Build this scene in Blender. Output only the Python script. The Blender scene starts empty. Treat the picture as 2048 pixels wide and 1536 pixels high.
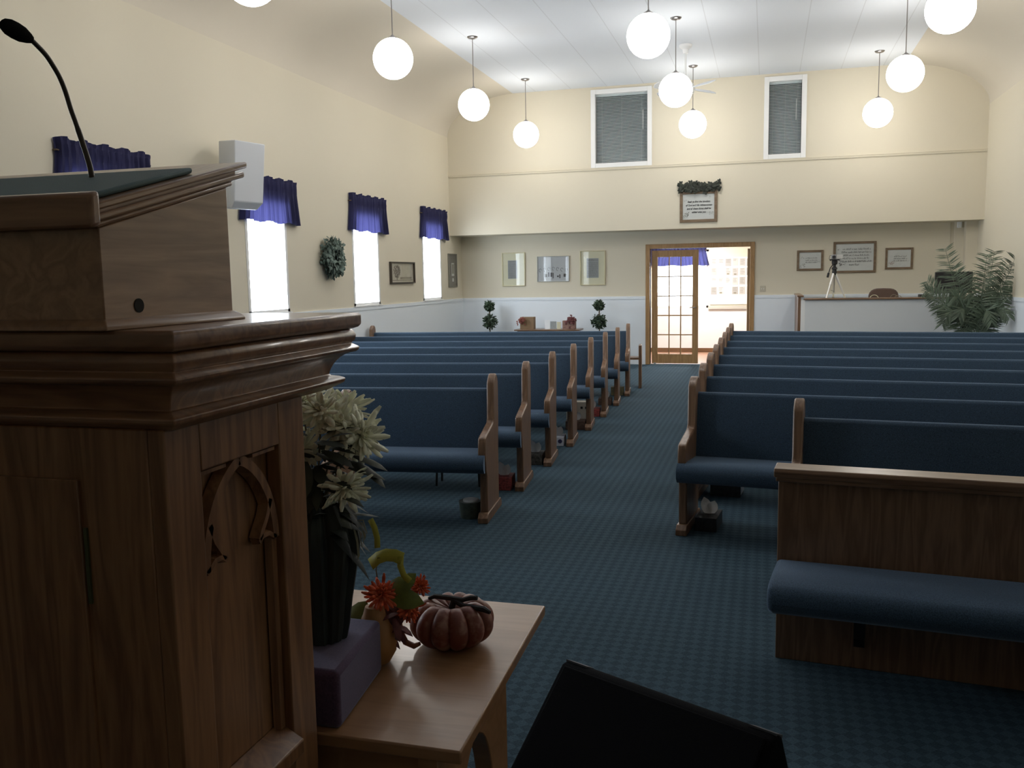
import bpy, bmesh, math, random
from mathutils import Vector, Matrix
PI = math.pi
R = math.radians
random.seed(7)
C = bpy.context.scene.collection
S = bpy.context.scene

# ------------------------------------------------------------------ camera
cam_d = bpy.data.cameras.new('camera'); cam = bpy.data.objects.new('camera', cam_d); C.objects.link(cam)
S.camera = cam
cam_d.sensor_fit = 'HORIZONTAL'; cam_d.sensor_width = 36.0; cam_d.lens = 36.0 * 1790.0 / 2048.0
cam_d.clip_start = 0.05; cam_d.clip_end = 200
YAW, PITCH, ROLL = -0.27752476, -0.11929432, -0.01730434
_fw = Vector((math.sin(YAW)*math.cos(PITCH), math.cos(YAW)*math.cos(PITCH), math.sin(PITCH)))
_rt = Vector((math.cos(YAW), -math.sin(YAW), 0)); _up = _rt.cross(_fw)
_r2 = _rt*math.cos(ROLL) + _up*math.sin(ROLL); _u2 = -_rt*math.sin(ROLL) + _up*math.cos(ROLL)
cam.matrix_world = Matrix(((_r2.x, _u2.x, -_fw.x, 0), (_r2.y, _u2.y, -_fw.y, 0), (_r2.z, _u2.z, -_fw.z, 1.58), (0, 0, 0, 1)))

# ------------------------------------------------------------------ world, exposure
W = bpy.data.worlds.new('world'); S.world = W; W.use_nodes = True
WORLD_STRENGTH = 9.0
GLOBE = 10.5
bg = W.node_tree.nodes['Background']; bg.inputs[0].default_value = (0.80, 0.90, 1.0, 1); bg.inputs[1].default_value = WORLD_STRENGTH
S.view_settings.view_transform = 'Standard'; S.view_settings.look = 'None'
S.view_settings.exposure = 0.75; S.view_settings.gamma = 1.0; S.view_settings.use_curve_mapping = False
S.cycles.max_bounces = 8; S.cycles.diffuse_bounces = 6

XL, XR, YS, YB, YF = -5.43, 3.16, 15.2, 15.82, -3.5      # left wall, right wall, upper end wall face, back wall, front wall
ZC = 4.69                                               # flat ceiling
WIN_Y = [3.88, 6.48, 9.075, 11.68, 14.265]                    # centres of the side windows; the first is unseen, added to light the front pews
def portal(loc, rot, sx, sy):
    l = bpy.data.lights.new('daylight_portal', 'AREA'); l.shape = 'RECTANGLE'; l.size = sx; l.size_y = sy
    l.cycles.is_portal = True
    o = bpy.data.objects.new('daylight_portal', l); o.location = loc; o.rotation_euler = rot; C.objects.link(o)
for y in WIN_Y:
    portal((XL-0.16, y, 1.85), (0, -PI/2, 0), 1.28, 0.88)
portal((-1.65, 18.52, 1.5), (-PI/2, 0, 0), 1.1, 1.1)

# ------------------------------------------------------------------ materials
MATS = {}
def newmat(name):
    m = bpy.data.materials.new(name); m.use_nodes = True
    nt = m.node_tree; b = nt.nodes['Principled BSDF']
    MATS[name] = m
    return m, nt, b
def col(c): return (c[0], c[1], c[2], 1)
def plain(name, c, rough=0.6, metal=0.0, spec=0.5, bump=0.0, bscale=80, var=0.0, emit=None, trans=0.0):
    m, nt, b = newmat(name)
    b.inputs['Base Color'].default_value = col(c); b.inputs['Roughness'].default_value = rough
    b.inputs['Metallic'].default_value = metal; b.inputs['Specular IOR Level'].default_value = spec
    if trans: b.inputs['Transmission Weight'].default_value = trans
    if emit: b.inputs['Emission Color'].default_value = col(emit[0]); b.inputs['Emission Strength'].default_value = emit[1]
    if bump or var:
        tc = nt.nodes.new('ShaderNodeTexCoord'); n = nt.nodes.new('ShaderNodeTexNoise')
        n.inputs['Scale'].default_value = bscale; n.inputs['Detail'].default_value = 4
        nt.links.new(tc.outputs['Object'], n.inputs['Vector'])
        if bump:
            bp = nt.nodes.new('ShaderNodeBump'); bp.inputs['Strength'].default_value = bump; bp.inputs['Distance'].default_value = 0.01
            nt.links.new(n.outputs['Fac'], bp.inputs['Height']); nt.links.new(bp.outputs['Normal'], b.inputs['Normal'])
        if var:
            r = nt.nodes.new('ShaderNodeValToRGB')
            r.color_ramp.elements[0].position = 0.3; r.color_ramp.elements[1].position = 0.7
            r.color_ramp.elements[0].color = col([x*(1-var) for x in c]); r.color_ramp.elements[1].color = col([min(1, x*(1+var)) for x in c])
            nt.links.new(n.outputs['Fac'], r.inputs['Fac']); nt.links.new(r.outputs['Color'], b.inputs['Base Color'])
    return m
def wood(name, c1, c2, axis=2, scale=6.0, rough=0.35, coat=0.0):
    # grain runs along the given object axis
    m, nt, b = newmat(name)
    tc = nt.nodes.new('ShaderNodeTexCoord'); mp = nt.nodes.new('ShaderNodeMapping')
    sc = [14.0, 14.0, 14.0]; sc[axis] = 1.3
    mp.inputs['Scale'].default_value = sc
    n = nt.nodes.new('ShaderNodeTexNoise'); n.inputs['Scale'].default_value = scale*0.22; n.inputs['Detail'].default_value = 3; n.inputs['Distortion'].default_value = 0.6
    wv = nt.nodes.new('ShaderNodeTexNoise'); wv.inputs['Scale'].default_value = scale*1.6; wv.inputs['Detail'].default_value = 6; wv.inputs['Roughness'].default_value = 0.7
    mt = nt.nodes.new('ShaderNodeMath'); mt.operation = 'MULTIPLY'; mt.inputs[1].default_value = 9.0
    fr = nt.nodes.new('ShaderNodeMath'); fr.operation = 'PINGPONG'; fr.inputs[1].default_value = 1.0
    mx = nt.nodes.new('ShaderNodeMath'); mx.operation = 'MULTIPLY_ADD'; mx.inputs[1].default_value = 0.55
    ad = nt.nodes.new('ShaderNodeMath'); ad.operation = 'MULTIPLY'; ad.inputs[1].default_value = 0.5
    r = nt.nodes.new('ShaderNodeValToRGB'); r.color_ramp.elements[0].color = col(c1); r.color_ramp.elements[1].color = col(c2)
    r.color_ramp.elements[0].position = 0.2; r.color_ramp.elements[1].position = 0.85
    L = nt.links.new
    L(tc.outputs['Object'], mp.inputs['Vector']); L(mp.outputs[0], n.inputs['Vector']); L(mp.outputs[0], wv.inputs['Vector'])
    L(n.outputs['Fac'], mt.inputs[0]); L(mt.outputs[0], fr.inputs[0]); L(fr.outputs[0], mx.inputs[0])
    L(wv.outputs['Fac'], ad.inputs[0]); L(ad.outputs[0], mx.inputs[2])
    L(mx.outputs[0], r.inputs['Fac']); L(r.outputs['Color'], b.inputs['Base Color'])
    b.inputs['Roughness'].default_value = rough
    if coat: b.inputs['Coat Weight'].default_value = coat; b.inputs['Coat Roughness'].default_value = 0.08
    return m
def fabric(name, c, var=0.35, scale=260):
    m, nt, b = newmat(name)
    tc = nt.nodes.new('ShaderNodeTexCoord'); n = nt.nodes.new('ShaderNodeTexNoise'); n.inputs['Scale'].default_value = scale; n.inputs['Detail'].default_value = 2
    r = nt.nodes.new('ShaderNodeValToRGB'); r.color_ramp.elements[0].position = 0.35; r.color_ramp.elements[1].position = 0.65
    r.color_ramp.elements[0].color = col([x*(1-var) for x in c]); r.color_ramp.elements[1].color = col([x*(1+var) for x in c])
    nt.links.new(tc.outputs['Object'], n.inputs['Vector']); nt.links.new(n.outputs['Fac'], r.inputs['Fac']); nt.links.new(r.outputs['Color'], b.inputs['Base Color'])
    b.inputs['Roughness'].default_value = 0.95; b.inputs['Specular IOR Level'].default_value = 0.15
    b.inputs['Sheen Weight'].default_value = 0.35; b.inputs['Sheen Roughness'].default_value = 0.5
    b.inputs['Sheen Tint'].default_value = (0.55, 0.7, 0.95, 1)
    return m
def carpet(name):
    m, nt, b = newmat(name)
    L = nt.links.new
    tc = nt.nodes.new('ShaderNodeTexCoord'); mp = nt.nodes.new('ShaderNodeMapping'); mp.inputs['Rotation'].default_value = (0, 0, R(45))
    L(tc.outputs['Object'], mp.inputs['Vector'])
    ck = nt.nodes.new('ShaderNodeTexChecker'); ck.inputs['Scale'].default_value = 26.0
    ck.inputs[1].default_value = (0.045, 0.077, 0.100, 1); ck.inputs[2].default_value = (0.028, 0.050, 0.068, 1)
    L(mp.outputs[0], ck.inputs['Vector'])
    n = nt.nodes.new('ShaderNodeTexNoise'); n.inputs['Scale'].default_value = 160; n.inputs['Detail'].default_value = 3
    L(tc.outputs['Object'], n.inputs['Vector'])
    mx = nt.nodes.new('ShaderNodeMixRGB'); mx.blend_type = 'OVERLAY'; mx.inputs['Fac'].default_value = 0.65
    L(ck.outputs['Color'], mx.inputs[1]); L(n.outputs['Fac'], mx.inputs[2]); L(mx.outputs[0], b.inputs['Base Color'])
    bp = nt.nodes.new('ShaderNodeBump'); bp.inputs['Strength'].default_value = 0.5; bp.inputs['Distance'].default_value = 0.006
    L(n.outputs['Fac'], bp.inputs['Height']); L(bp.outputs['Normal'], b.inputs['Normal'])
    b.inputs['Roughness'].default_value = 0.95; b.inputs['Specular IOR Level'].default_value = 0.12
    b.inputs['Sheen Weight'].default_value = 0.10; b.inputs['Sheen Roughness'].default_value = 0.4; b.inputs['Sheen Tint'].default_value = (0.5, 0.75, 1.0, 1)
    return m
def ceiling_mat(name):
    m, nt, b = newmat(name)
    L = nt.links.new
    tc = nt.nodes.new('ShaderNodeTexCoord'); sp = nt.nodes.new('ShaderNodeSeparateXYZ'); L(tc.outputs['Object'], sp.inputs[0])
    md = nt.nodes.new('ShaderNodeMath'); md.operation = 'MODULO'; md.inputs[1].default_value = 0.61
    a = nt.nodes.new('ShaderNodeMath'); a.operation = 'ADD'; a.inputs[1].default_value = 20.3
    L(sp.outputs['X'], a.inputs[0]); L(a.outputs[0], md.inputs[0])
    lt = nt.nodes.new('ShaderNodeMath'); lt.operation = 'LESS_THAN'; lt.inputs[1].default_value = 0.012; L(md.outputs[0], lt.inputs[0])
    mx = nt.nodes.new('ShaderNodeMixRGB'); mx.inputs[1].default_value = (0.70, 0.73, 0.77, 1); mx.inputs[2].default_value = (0.60, 0.62, 0.65, 1)
    L(lt.outputs[0], mx.inputs['Fac']); L(mx.outputs[0], b.inputs['Base Color'])
    b.inputs['Roughness'].default_value = 0.9
    return m
def translucent(name, c, t=0.5, rough=0.9):
    m, nt, b = newmat(name)
    b.inputs['Base Color'].default_value = col(c); b.inputs['Roughness'].default_value = rough
    tr = nt.nodes.new('ShaderNodeBsdfTranslucent'); tr.inputs[0].default_value = col([min(1, x*1.6) for x in c])
    mx = nt.nodes.new('ShaderNodeMixShader'); mx.inputs[0].default_value = t
    out = nt.nodes['Material Output']
    nt.links.new(b.outputs[0], mx.inputs[1]); nt.links.new(tr.outputs[0], mx.inputs[2]); nt.links.new(mx.outputs[0], out.inputs[0])
    return m
def glass(name, tint=(1, 1, 1), refl=0.12):
    m = bpy.data.materials.new(name); m.use_nodes = True; nt = m.node_tree; nt.nodes.clear(); MATS[name] = m
    out = nt.nodes.new('ShaderNodeOutputMaterial'); t = nt.nodes.new('ShaderNodeBsdfTransparent'); t.inputs[0].default_value = col(tint)
    g = nt.nodes.new('ShaderNodeBsdfGlossy'); g.inputs['Roughness'].default_value = 0.02
    lw = nt.nodes.new('ShaderNodeLayerWeight'); lw.inputs[0].default_value = 0.5      # facing: same from both sides of a thin pane
    pw = nt.nodes.new('ShaderNodeMath'); pw.operation = 'POWER'; pw.inputs[1].default_value = 5.0
    f = nt.nodes.new('ShaderNodeMath'); f.operation = 'MULTIPLY_ADD'; f.inputs[1].default_value = 0.9; f.inputs[2].default_value = 0.03
    nt.links.new(lw.outputs['Facing'], pw.inputs[0]); nt.links.new(pw.outputs[0], f.inputs[0])
    mx = nt.nodes.new('ShaderNodeMixShader'); nt.links.new(f.outputs[0], mx.inputs[0])
    nt.links.new(t.outputs[0], mx.inputs[1]); nt.links.new(g.outputs[0], mx.inputs[2]); nt.links.new(mx.outputs[0], out.inputs[0])
    return m
M_wall = plain('cream_wall', (0.67, 0.615, 0.49), 0.75, bump=0.05, bscale=60)
M_wains = plain('white_wainscot', (0.76, 0.81, 0.86), 0.6)
M_trimw = plain('white_trim', (0.80, 0.80, 0.79), 0.45)
M_ceil = ceiling_mat('ceiling_panel')
M_carpet = carpet('blue_carpet')
M_fab = fabric('pew_fabric', (0.043, 0.071, 0.108))
M_oak = wood('pew_oak', (0.14, 0.076, 0.043), (0.235, 0.136, 0.080), 2, rough=0.33)
M_oaky = wood('oak_long_grain', (0.15, 0.083, 0.047), (0.25, 0.147, 0.088), 0, rough=0.28)
M_pulv = wood('pulpit_oak', (0.135, 0.058, 0.024), (0.265, 0.130, 0.058), 2, rough=0.38)
M_pulh = wood('pulpit_oak_across', (0.155, 0.074, 0.038), (0.29, 0.152, 0.080), 0, rough=0.3, coat=0.3)
M_puly = wood('pulpit_oak_side', (0.23, 0.125, 0.068), (0.36, 0.21, 0.12), 1, rough=0.3, coat=0.3)
M_table = wood('table_oak', (0.27, 0.140, 0.066), (0.34, 0.185, 0.094), 0, scale=4, rough=0.34, coat=0.12)
M_door = wood('door_oak', (0.30, 0.17, 0.07), (0.42, 0.25, 0.11), 2, rough=0.4)
M_dark = plain('dark_hole', (0.01, 0.008, 0.006), 0.9)
M_black = plain('black_plastic', (0.012, 0.012, 0.013), 0.55)
M_blackf = plain('black_cloth', (0.006, 0.006, 0.007), 0.98, spec=0.1, bump=0.4, bscale=400)
M_foam = plain('black_foam', (0.02, 0.018, 0.016), 1.0, spec=0.1, bump=0.8, bscale=900)
M_goose = plain('gooseneck_metal', (0.05, 0.038, 0.028), 0.45, metal=0.3)
M_pad = plain('desk_pad', (0.12, 0.18, 0.195), 0.7, bump=0.2, bscale=500)
M_steel = plain('brushed_steel', (0.30, 0.28, 0.27), 0.35, metal=1.0)
M_alu = plain('aluminium', (0.75, 0.74, 0.72), 0.3, metal=0.7)
M_white = plain('white_plastic', (0.80, 0.82, 0.84), 0.4)
M_speaker = plain('speaker_white', (0.62, 0.64, 0.67), 0.5, bump=0.1, bscale=900)
M_globe = plain('opal_globe', (0.9, 0.9, 0.88), 0.3, emit=((1.0, 0.965, 0.915), GLOBE))
M_val = translucent('blue_valance', (0.028, 0.028, 0.085), 0.36)
M_rod = plain('curtain_rod', (0.12, 0.08, 0.05), 0.5)
M_glass = glass('window_glass')
M_blind = plain('blind_slats', (0.50, 0.57, 0.58), 0.6)
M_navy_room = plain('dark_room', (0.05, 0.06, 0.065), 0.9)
M_leaf = plain('green_leaf', (0.030, 0.055, 0.028), 0.6, var=0.5, bscale=14)
M_leafg = plain('grey_green_leaf', (0.12, 0.165, 0.14), 0.7, var=0.45, bscale=14)
M_leafd = plain('dark_ivy_leaf', (0.028, 0.033, 0.024), 0.8, var=0.5, bscale=16)
M_palm = plain('palm_leaf', (0.085, 0.120, 0.080), 0.5, var=0.4, bscale=5)
M_stem = plain('plant_stem', (0.10, 0.075, 0.04), 0.8)
M_pot = plain('planter', (0.06, 0.045, 0.035), 0.7)
M_petal = plain('cream_petal', (0.88, 0.87, 0.70), 0.7, var=0.15, bscale=30)
M_dleaf = plain('silk_dark_leaf', (0.035, 0.040, 0.024), 0.7, var=0.4, bscale=20)
M_vase = plain('dark_green_wrap', (0.012, 0.017, 0.014), 0.7, var=0.4, bscale=12)
M_purple = fabric('purple_cloth', (0.085, 0.05, 0.085), 0.15, 300)
M_yell = plain('yellow_ribbon', (0.46, 0.43, 0.06), 0.6)
M_oliv = plain('olive_leaf', (0.13, 0.15, 0.02), 0.6, var=0.4, bscale=25)
M_orange = plain('orange_flower', (0.60, 0.10, 0.03), 0.7, var=0.4, bscale=60)
M_ochre = plain('ochre_gourd', (0.32, 0.15, 0.045), 0.55)
M_burg = plain('burgundy_leaf', (0.12, 0.03, 0.03), 0.7, var=0.4, bscale=40)
M_gold = plain('gold_frame', (0.62, 0.56, 0.36), 0.35, metal=0.4)
M_mat1 = plain('cream_mat', (0.62, 0.60, 0.44), 0.8)
M_paper = plain('paper', (0.62, 0.64, 0.62), 0.8)
M_papert = plain('printed_paper', (0.30, 0.32, 0.32), 0.8, var=0.25, bscale=220)
M_ink = plain('ink', (0.05, 0.05, 0.05), 0.8)
M_inkg = plain('faded_ink', (0.25, 0.24, 0.20), 0.8)
M_frame = wood('picture_frame_wood', (0.14, 0.09, 0.05), (0.22, 0.15, 0.09), 0, rough=0.45)
M_frameg = plain('grey_frame', (0.20, 0.19, 0.15), 0.6)
M_framed = plain('dark_frame', (0.05, 0.038, 0.025), 0.5)
M_sepia = plain('sepia_print', (0.44, 0.40, 0.31), 0.8, var=0.08, bscale=9)
M_tree = plain('sepia_tree', (0.11, 0.075, 0.055), 0.9)
M_chair = fabric('brown_chair_fabric', (0.13, 0.085, 0.065), 0.2, 150)
M_red = plain('red_floral_box', (0.28, 0.05, 0.045), 0.6, var=0.7, bscale=60)
M_bbox = plain('black_box', (0.02, 0.02, 0.024), 0.5, var=0.6, bscale=50)
M_wbox = plain('white_box', (0.50, 0.52, 0.58), 0.6)
M_beige = plain('beige_box', (0.42, 0.38, 0.32), 0.7)
M_olive = plain('olive_box', (0.14, 0.12, 0.06), 0.7, var=0.3, bscale=40)
M_brown = plain('brown_bag', (0.09, 0.05, 0.035), 0.8, var=0.4, bscale=40)
M_tissue = translucent('tissue', (0.72, 0.72, 0.72), 0.3)
M_clear = plain('frosted_tub', (0.07, 0.085, 0.07), 0.3, var=0.3, bscale=30)
M_navyd = plain('navy_dot', (0.03, 0.03, 0.09), 0.6)
M_lobw = plain('lobby_wall', (0.72, 0.66, 0.55), 0.8)
M_lobf = wood('lobby_floor_wood', (0.30, 0.15, 0.09), (0.40, 0.22, 0.14), 0, rough=0.4)
M_pumpkin = None

# ------------------------------------------------------------------ mesh helpers
class MB:
    def __init__(s): s.v = []; s.f = []
    def add(s, vs, fs):
        n = len(s.v); s.v += [tuple(v) for v in vs]; s.f += [tuple(i+n for i in f) for f in fs]; return s
    def box(s, x0, x1, y0, y1, z0, z1):
        vs = [(x, y, z) for z in (z0, z1) for y in (y0, y1) for x in (x0, x1)]
        return s.add(vs, [(0, 2, 3, 1), (4, 5, 7, 6), (0, 1, 5, 4), (2, 6, 7, 3), (0, 4, 6, 2), (1, 3, 7, 5)])
    def prism(s, pts, axis, a, b):
        # closed 2-D profile pushed along an axis ('x': pts are (y,z); 'y': (x,z); 'z': (x,y))
        def P(p, t):
            return {'x': (t, p[0], p[1]), 'y': (p[0], t, p[1]), 'z': (p[0], p[1], t)}[axis]
        n = len(pts); vs = [P(p, a) for p in pts] + [P(p, b) for p in pts]
        fs = [tuple(range(n-1, -1, -1)), tuple(range(n, 2*n))] + [(i, (i+1) % n, n+(i+1) % n, n+i) for i in range(n)]
        return s.add(vs, fs)
    def tube(s, pts, r, seg=10, caps=True):
        pts = [Vector(p) for p in pts]; rs = r if isinstance(r, (list, tuple)) else [r]*len(pts)
        t0 = (pts[1]-pts[0]).normalized(); up = Vector((0, 0, 1)) if abs(t0.z) < 0.9 else Vector((1, 0, 0))
        n0 = t0.cross(up).normalized(); vs = []; fs = []
        for i, p in enumerate(pts):
            t = (pts[min(i+1, len(pts)-1)]-pts[max(i-1, 0)]).normalized()
            n0 = (n0 - t*n0.dot(t)).normalized(); b = t.cross(n0)
            for k in range(seg):
                a = 2*PI*k/seg; vs.append(p + (n0*math.cos(a)+b*math.sin(a))*rs[i])
        for i in range(len(pts)-1):
            for k in range(seg):
                fs.append((i*seg+k, i*seg+(k+1) % seg, (i+1)*seg+(k+1) % seg, (i+1)*seg+k))
        if caps: fs += [tuple(range(seg-1, -1, -1)), tuple(range((len(pts)-1)*seg, len(pts)*seg))]
        return s.add(vs, fs)
    def lathe(s, prof, c=(0, 0, 0), seg=24, mat=None):
        vs = []; fs = []; n = len(prof)
        for k in range(seg):
            a = 2*PI*k/seg
            for r, z in prof: vs.append((c[0]+r*math.cos(a), c[1]+r*math.sin(a), c[2]+z))
        for k in range(seg):
            for i in range(n-1):
                k2 = (k+1) % seg; fs.append((k*n+i, k2*n+i, k2*n+i+1, k*n+i+1))
        return s.add(vs, fs)
    def leaf(s, p, d, n, l, w, curl=0.2, seg=4, blunt=False):
        # a pointed, bent leaf blade: a curved strip wide in the middle
        p, d, n = Vector(p), Vector(d).normalized(), Vector(n); sd = d.cross(n)
        if sd.length < 1e-4: sd = d.orthogonal()
        sd.normalize(); n = sd.cross(d).normalized(); vs = []
        for i in range(seg+1):
            t = i/seg; ww = w*0.5*math.sin(PI*min(1, 0.08+t*0.92))**0.7 if i < seg else 0.0005
            if blunt: ww = w*0.5*(0.35+0.65*math.sin(PI*0.62*t)) if i < seg else w*0.22
            q = p + d*l*t + n*(-curl*l*t*t)
            vs += [q-sd*ww, q+n*ww*0.25, q+sd*ww]
        fs = []
        for i in range(seg):
            a = i*3; fs += [(a, a+1, a+4, a+3), (a+1, a+2, a+5, a+4)]
        return s.add(vs, fs)
    def xf(s, m):
        s.v = [tuple(m @ Vector(v)) for v in s.v]; return s
    def build(s, name, mat, parent=None, smooth=False, bevel=0, seg=2, solid=0, sub=0):
        me = bpy.data.meshes.new(name); me.from_pydata(s.v, [], s.f)
        bm = bmesh.new(); bm.from_mesh(me); bmesh.ops.recalc_face_normals(bm, faces=bm.faces); bm.to_mesh(me); bm.free()
        for m in (mat if isinstance(mat, list) else [mat]): me.materials.append(m)
        if smooth:
            for p in me.polygons: p.use_smooth = True
        o = bpy.data.objects.new(name, me); C.objects.link(o)
        if parent: o.parent = parent
        if solid: q = o.modifiers.new('solid', 'SOLIDIFY'); q.thickness = solid; q.offset = 0
        if bevel: q = o.modifiers.new('bevel', 'BEVEL'); q.width = bevel; q.segments = seg; q.limit_method = 'ANGLE'; q.angle_limit = R(35)
        if sub: q = o.modifiers.new('sub', 'SUBSURF'); q.levels = sub; q.render_levels = sub
        if smooth or bevel:
            for p in me.polygons: p.use_smooth = True
            try: me.set_sharp_from_angle(angle=R(40))
            except Exception: pass
        return o
def tag(o, label, cat, group=None):
    o['label'] = label; o['category'] = cat
    if group: o['group'] = group
    return o
def empty(name, loc, rz=0, label=None, cat=None, group=None):
    o = bpy.data.objects.new(name, None); C.objects.link(o); o.location = loc; o.rotation_euler = (0, 0, rz); o.empty_display_size = 0.1
    if label: tag(o, label, cat, group)
    return o
def struct(name, mb, m, **k):
    o = mb.build(name, m, **k); o['kind'] = 'structure'; return o
def dup(root, loc, rz=None, label=None):
    r = root.copy(); C.objects.link(r); r.location = loc
    if rz is not None: r.rotation_euler = (0, 0, rz)
    if label: r['label'] = label
    def kids(a, b):
        for ch in [o for o in a.children]:
            c = ch.copy(); C.objects.link(c); c.parent = b; kids(ch, c)
    kids(root, r)
    return r
def rbox(w, d, h, n=5, pw=0.25):
    # rounded cushion block centred on x,y with base at z=0
    mb = MB(); return mb

# ------------------------------------------------------------------ the room
struct('floor', MB().box(XL-0.1, XR+0.1, YF, YB+0.13, -0.1, 0), M_carpet)
struct('floor_platform', MB().box(XL, XR, YF, 1.60, 0, 0.40), M_carpet)
# side walls with window openings
def side_wall(name, x0, x1):
    mb = MB(); ys = [YF-0.1]
    w = 0.435; z0, z1 = 1.21, 2.49
    mb.box(x0, x1, YF-0.1, YB+0.13, -0.1, z0); mb.box(x0, x1, YF-0.1, YB+0.13, z1, ZC+0.1)
    e = YF-0.1
    for y in (WIN_Y if x0 < 0 else []): mb.box(x0, x1, e, y-w, z0, z1); e = y+w
    mb.box(x0, x1, e, YB+0.13, z0, z1)
    return struct(name, mb, M_wall)
side_wall('wall_left', XL-0.14, XL); side_wall('wall_right', XR, XR+0.14)
struct('wall_front', MB().box(XL, XR, YF-0.14, YF, 0, ZC), M_wall)
# coves between side walls and flat ceiling
def cove(name, xw, sgn):
    pts = []
    for i in range(17):
        a = PI/2*i/16*0.93
        pts.append((xw + sgn*1.20*(1-math.cos(a))/(1-math.cos(PI/2*0.93)), 4.02 + (ZC-4.02)*math.sin(a)/math.sin(PI/2*0.93)))
    prof = [(xw-sgn*0.02, 4.02)] + pts + [(pts[-1][0], ZC+0.08), (xw-sgn*0.02, ZC+0.08)]
    return struct(name, MB().prism(prof, 'y', YF, YS), plain('cove_'+name, (0.64, 0.585, 0.485), 0.8), smooth=True)
cove('ceiling_cove_left', XL, 1); cove('ceiling_cove_right', XR, -1)
struct('ceiling', MB().box(XL+1.2, XR-1.2, YF, YS, ZC, ZC+0.08), M_ceil)
# upper end wall with two window holes
UW = [(-2.877, -1.858), (-0.084, 0.560)]
def upper_wall():
    mb = MB(); z0, z1 = 3.43, 4.585; y0, y1 = YS, YS+0.12
    mb.box(XL, XR, y0, y1, 2.32, z0); mb.box(XL, XR, y0, y1, z1, ZC+0.1)
    e = XL
    for a, b in UW: mb.box(e, a+0.07, y0, y1, z0, z1); e = b-0.07
    mb.box(e, XR, y0, y1, z0, z1)
    return struct('wall_upper_end', mb, M_wall)
upper_wall()
struct('ceiling_soffit', MB().box(XL, XR, YS+0.12, YB, 2.32, 2.36), M_wall)
struct('trim_picture_rail', MB().box(XL, XR, YS-0.014, YS, 3.325, 3.375).box(XL, XR, YS-0.022, YS, 3.335, 3.345).box(XL, XR, YS-0.022, YS, 3.36, 3.37), M_wall)
# dark nursery room behind the upper windows
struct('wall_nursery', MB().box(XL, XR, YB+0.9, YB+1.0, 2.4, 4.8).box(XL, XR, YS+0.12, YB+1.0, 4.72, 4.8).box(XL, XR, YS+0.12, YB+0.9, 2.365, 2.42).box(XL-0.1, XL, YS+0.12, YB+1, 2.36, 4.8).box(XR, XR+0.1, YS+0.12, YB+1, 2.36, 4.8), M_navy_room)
# lower back wall with the doorway
DX0, DX1, DZ = -1.965, -0.275, 2.02
struct('wall_back', MB().box(XL, DX0, YB, YB+0.13, 0, 2.32).box(DX1, XR, YB, YB+0.13, 0, 2.32).box(DX0, DX1, YB, YB+0.13, DZ, 2.32), M_wall)
struct('wall_corner_chase', MB().box(2.86, XR, YB-0.06, YB, 0, 2.32).box(2.99, XR, YB-0.22, YB-0.06, 0, 2.32), M_wall)
# wainscot
WZ = 1.20
def wains(name, f):
    mb = MB(); f(mb, 0.0, WZ-0.05, 0.012); f(mb, WZ-0.05, WZ, 0.022); f(mb, 0.0, 0.09, 0.020)
    return struct(name, mb, M_wains)
wains('trim_wainscot_left', lambda mb, a, b, t: mb.box(XL, XL+t, 1.6, YB, a, b))
wains('trim_wainscot_right', lambda mb, a, b, t: mb.box(XR-t, XR, 1.6, YB-0.22, a, b))
wains('trim_wainscot_back', lambda mb, a, b, t: mb.box(XL, DX0-0.07, YB-t, YB, a, b).box(DX1+0.07, 2.86, YB-t, YB, a, b))
# side windows
def window(n, y, xw, sgn):
    root = empty('window_%d' % n, (xw, y, 1.21)); root['kind'] = 'structure'
    w, h = 0.435, 1.28
    mb = MB()
    for t0, t1, x0, x1 in ((0, 0.045, -0.11, 0.006),):
        mb.box(x0*1, x1, -w, -w+t1, 0, h); mb.box(x0, x1, w-t1, w, 0, h); mb.box(x0, x1, -w, w, 0, 0.04); mb.box(x0, x1, -w, w, h-0.04, h)
    if sgn < 0: mb.xf(Matrix.Scale(-1, 4, (1, 0, 0)))
    mb.build('window_frame', M_trimw, root)
    s = MB().box(-0.11, 0.03, -w-0.02, w+0.02, -0.012, 0.006)
    if sgn < 0: s.xf(Matrix.Scale(-1, 4, (1, 0, 0)))
    s.build('window_sill', M_trimw, root)
    g = MB().box(-0.093, -0.089, -w+0.04, w-0.04, 0.04, h-0.04)
    if sgn < 0: g.xf(Matrix.Scale(-1, 4, (1, 0, 0)))
    g.build('window_glass', M_glass, root)
for i, y in enumerate(WIN_Y): window(i+1, y, XL, 1)

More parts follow.
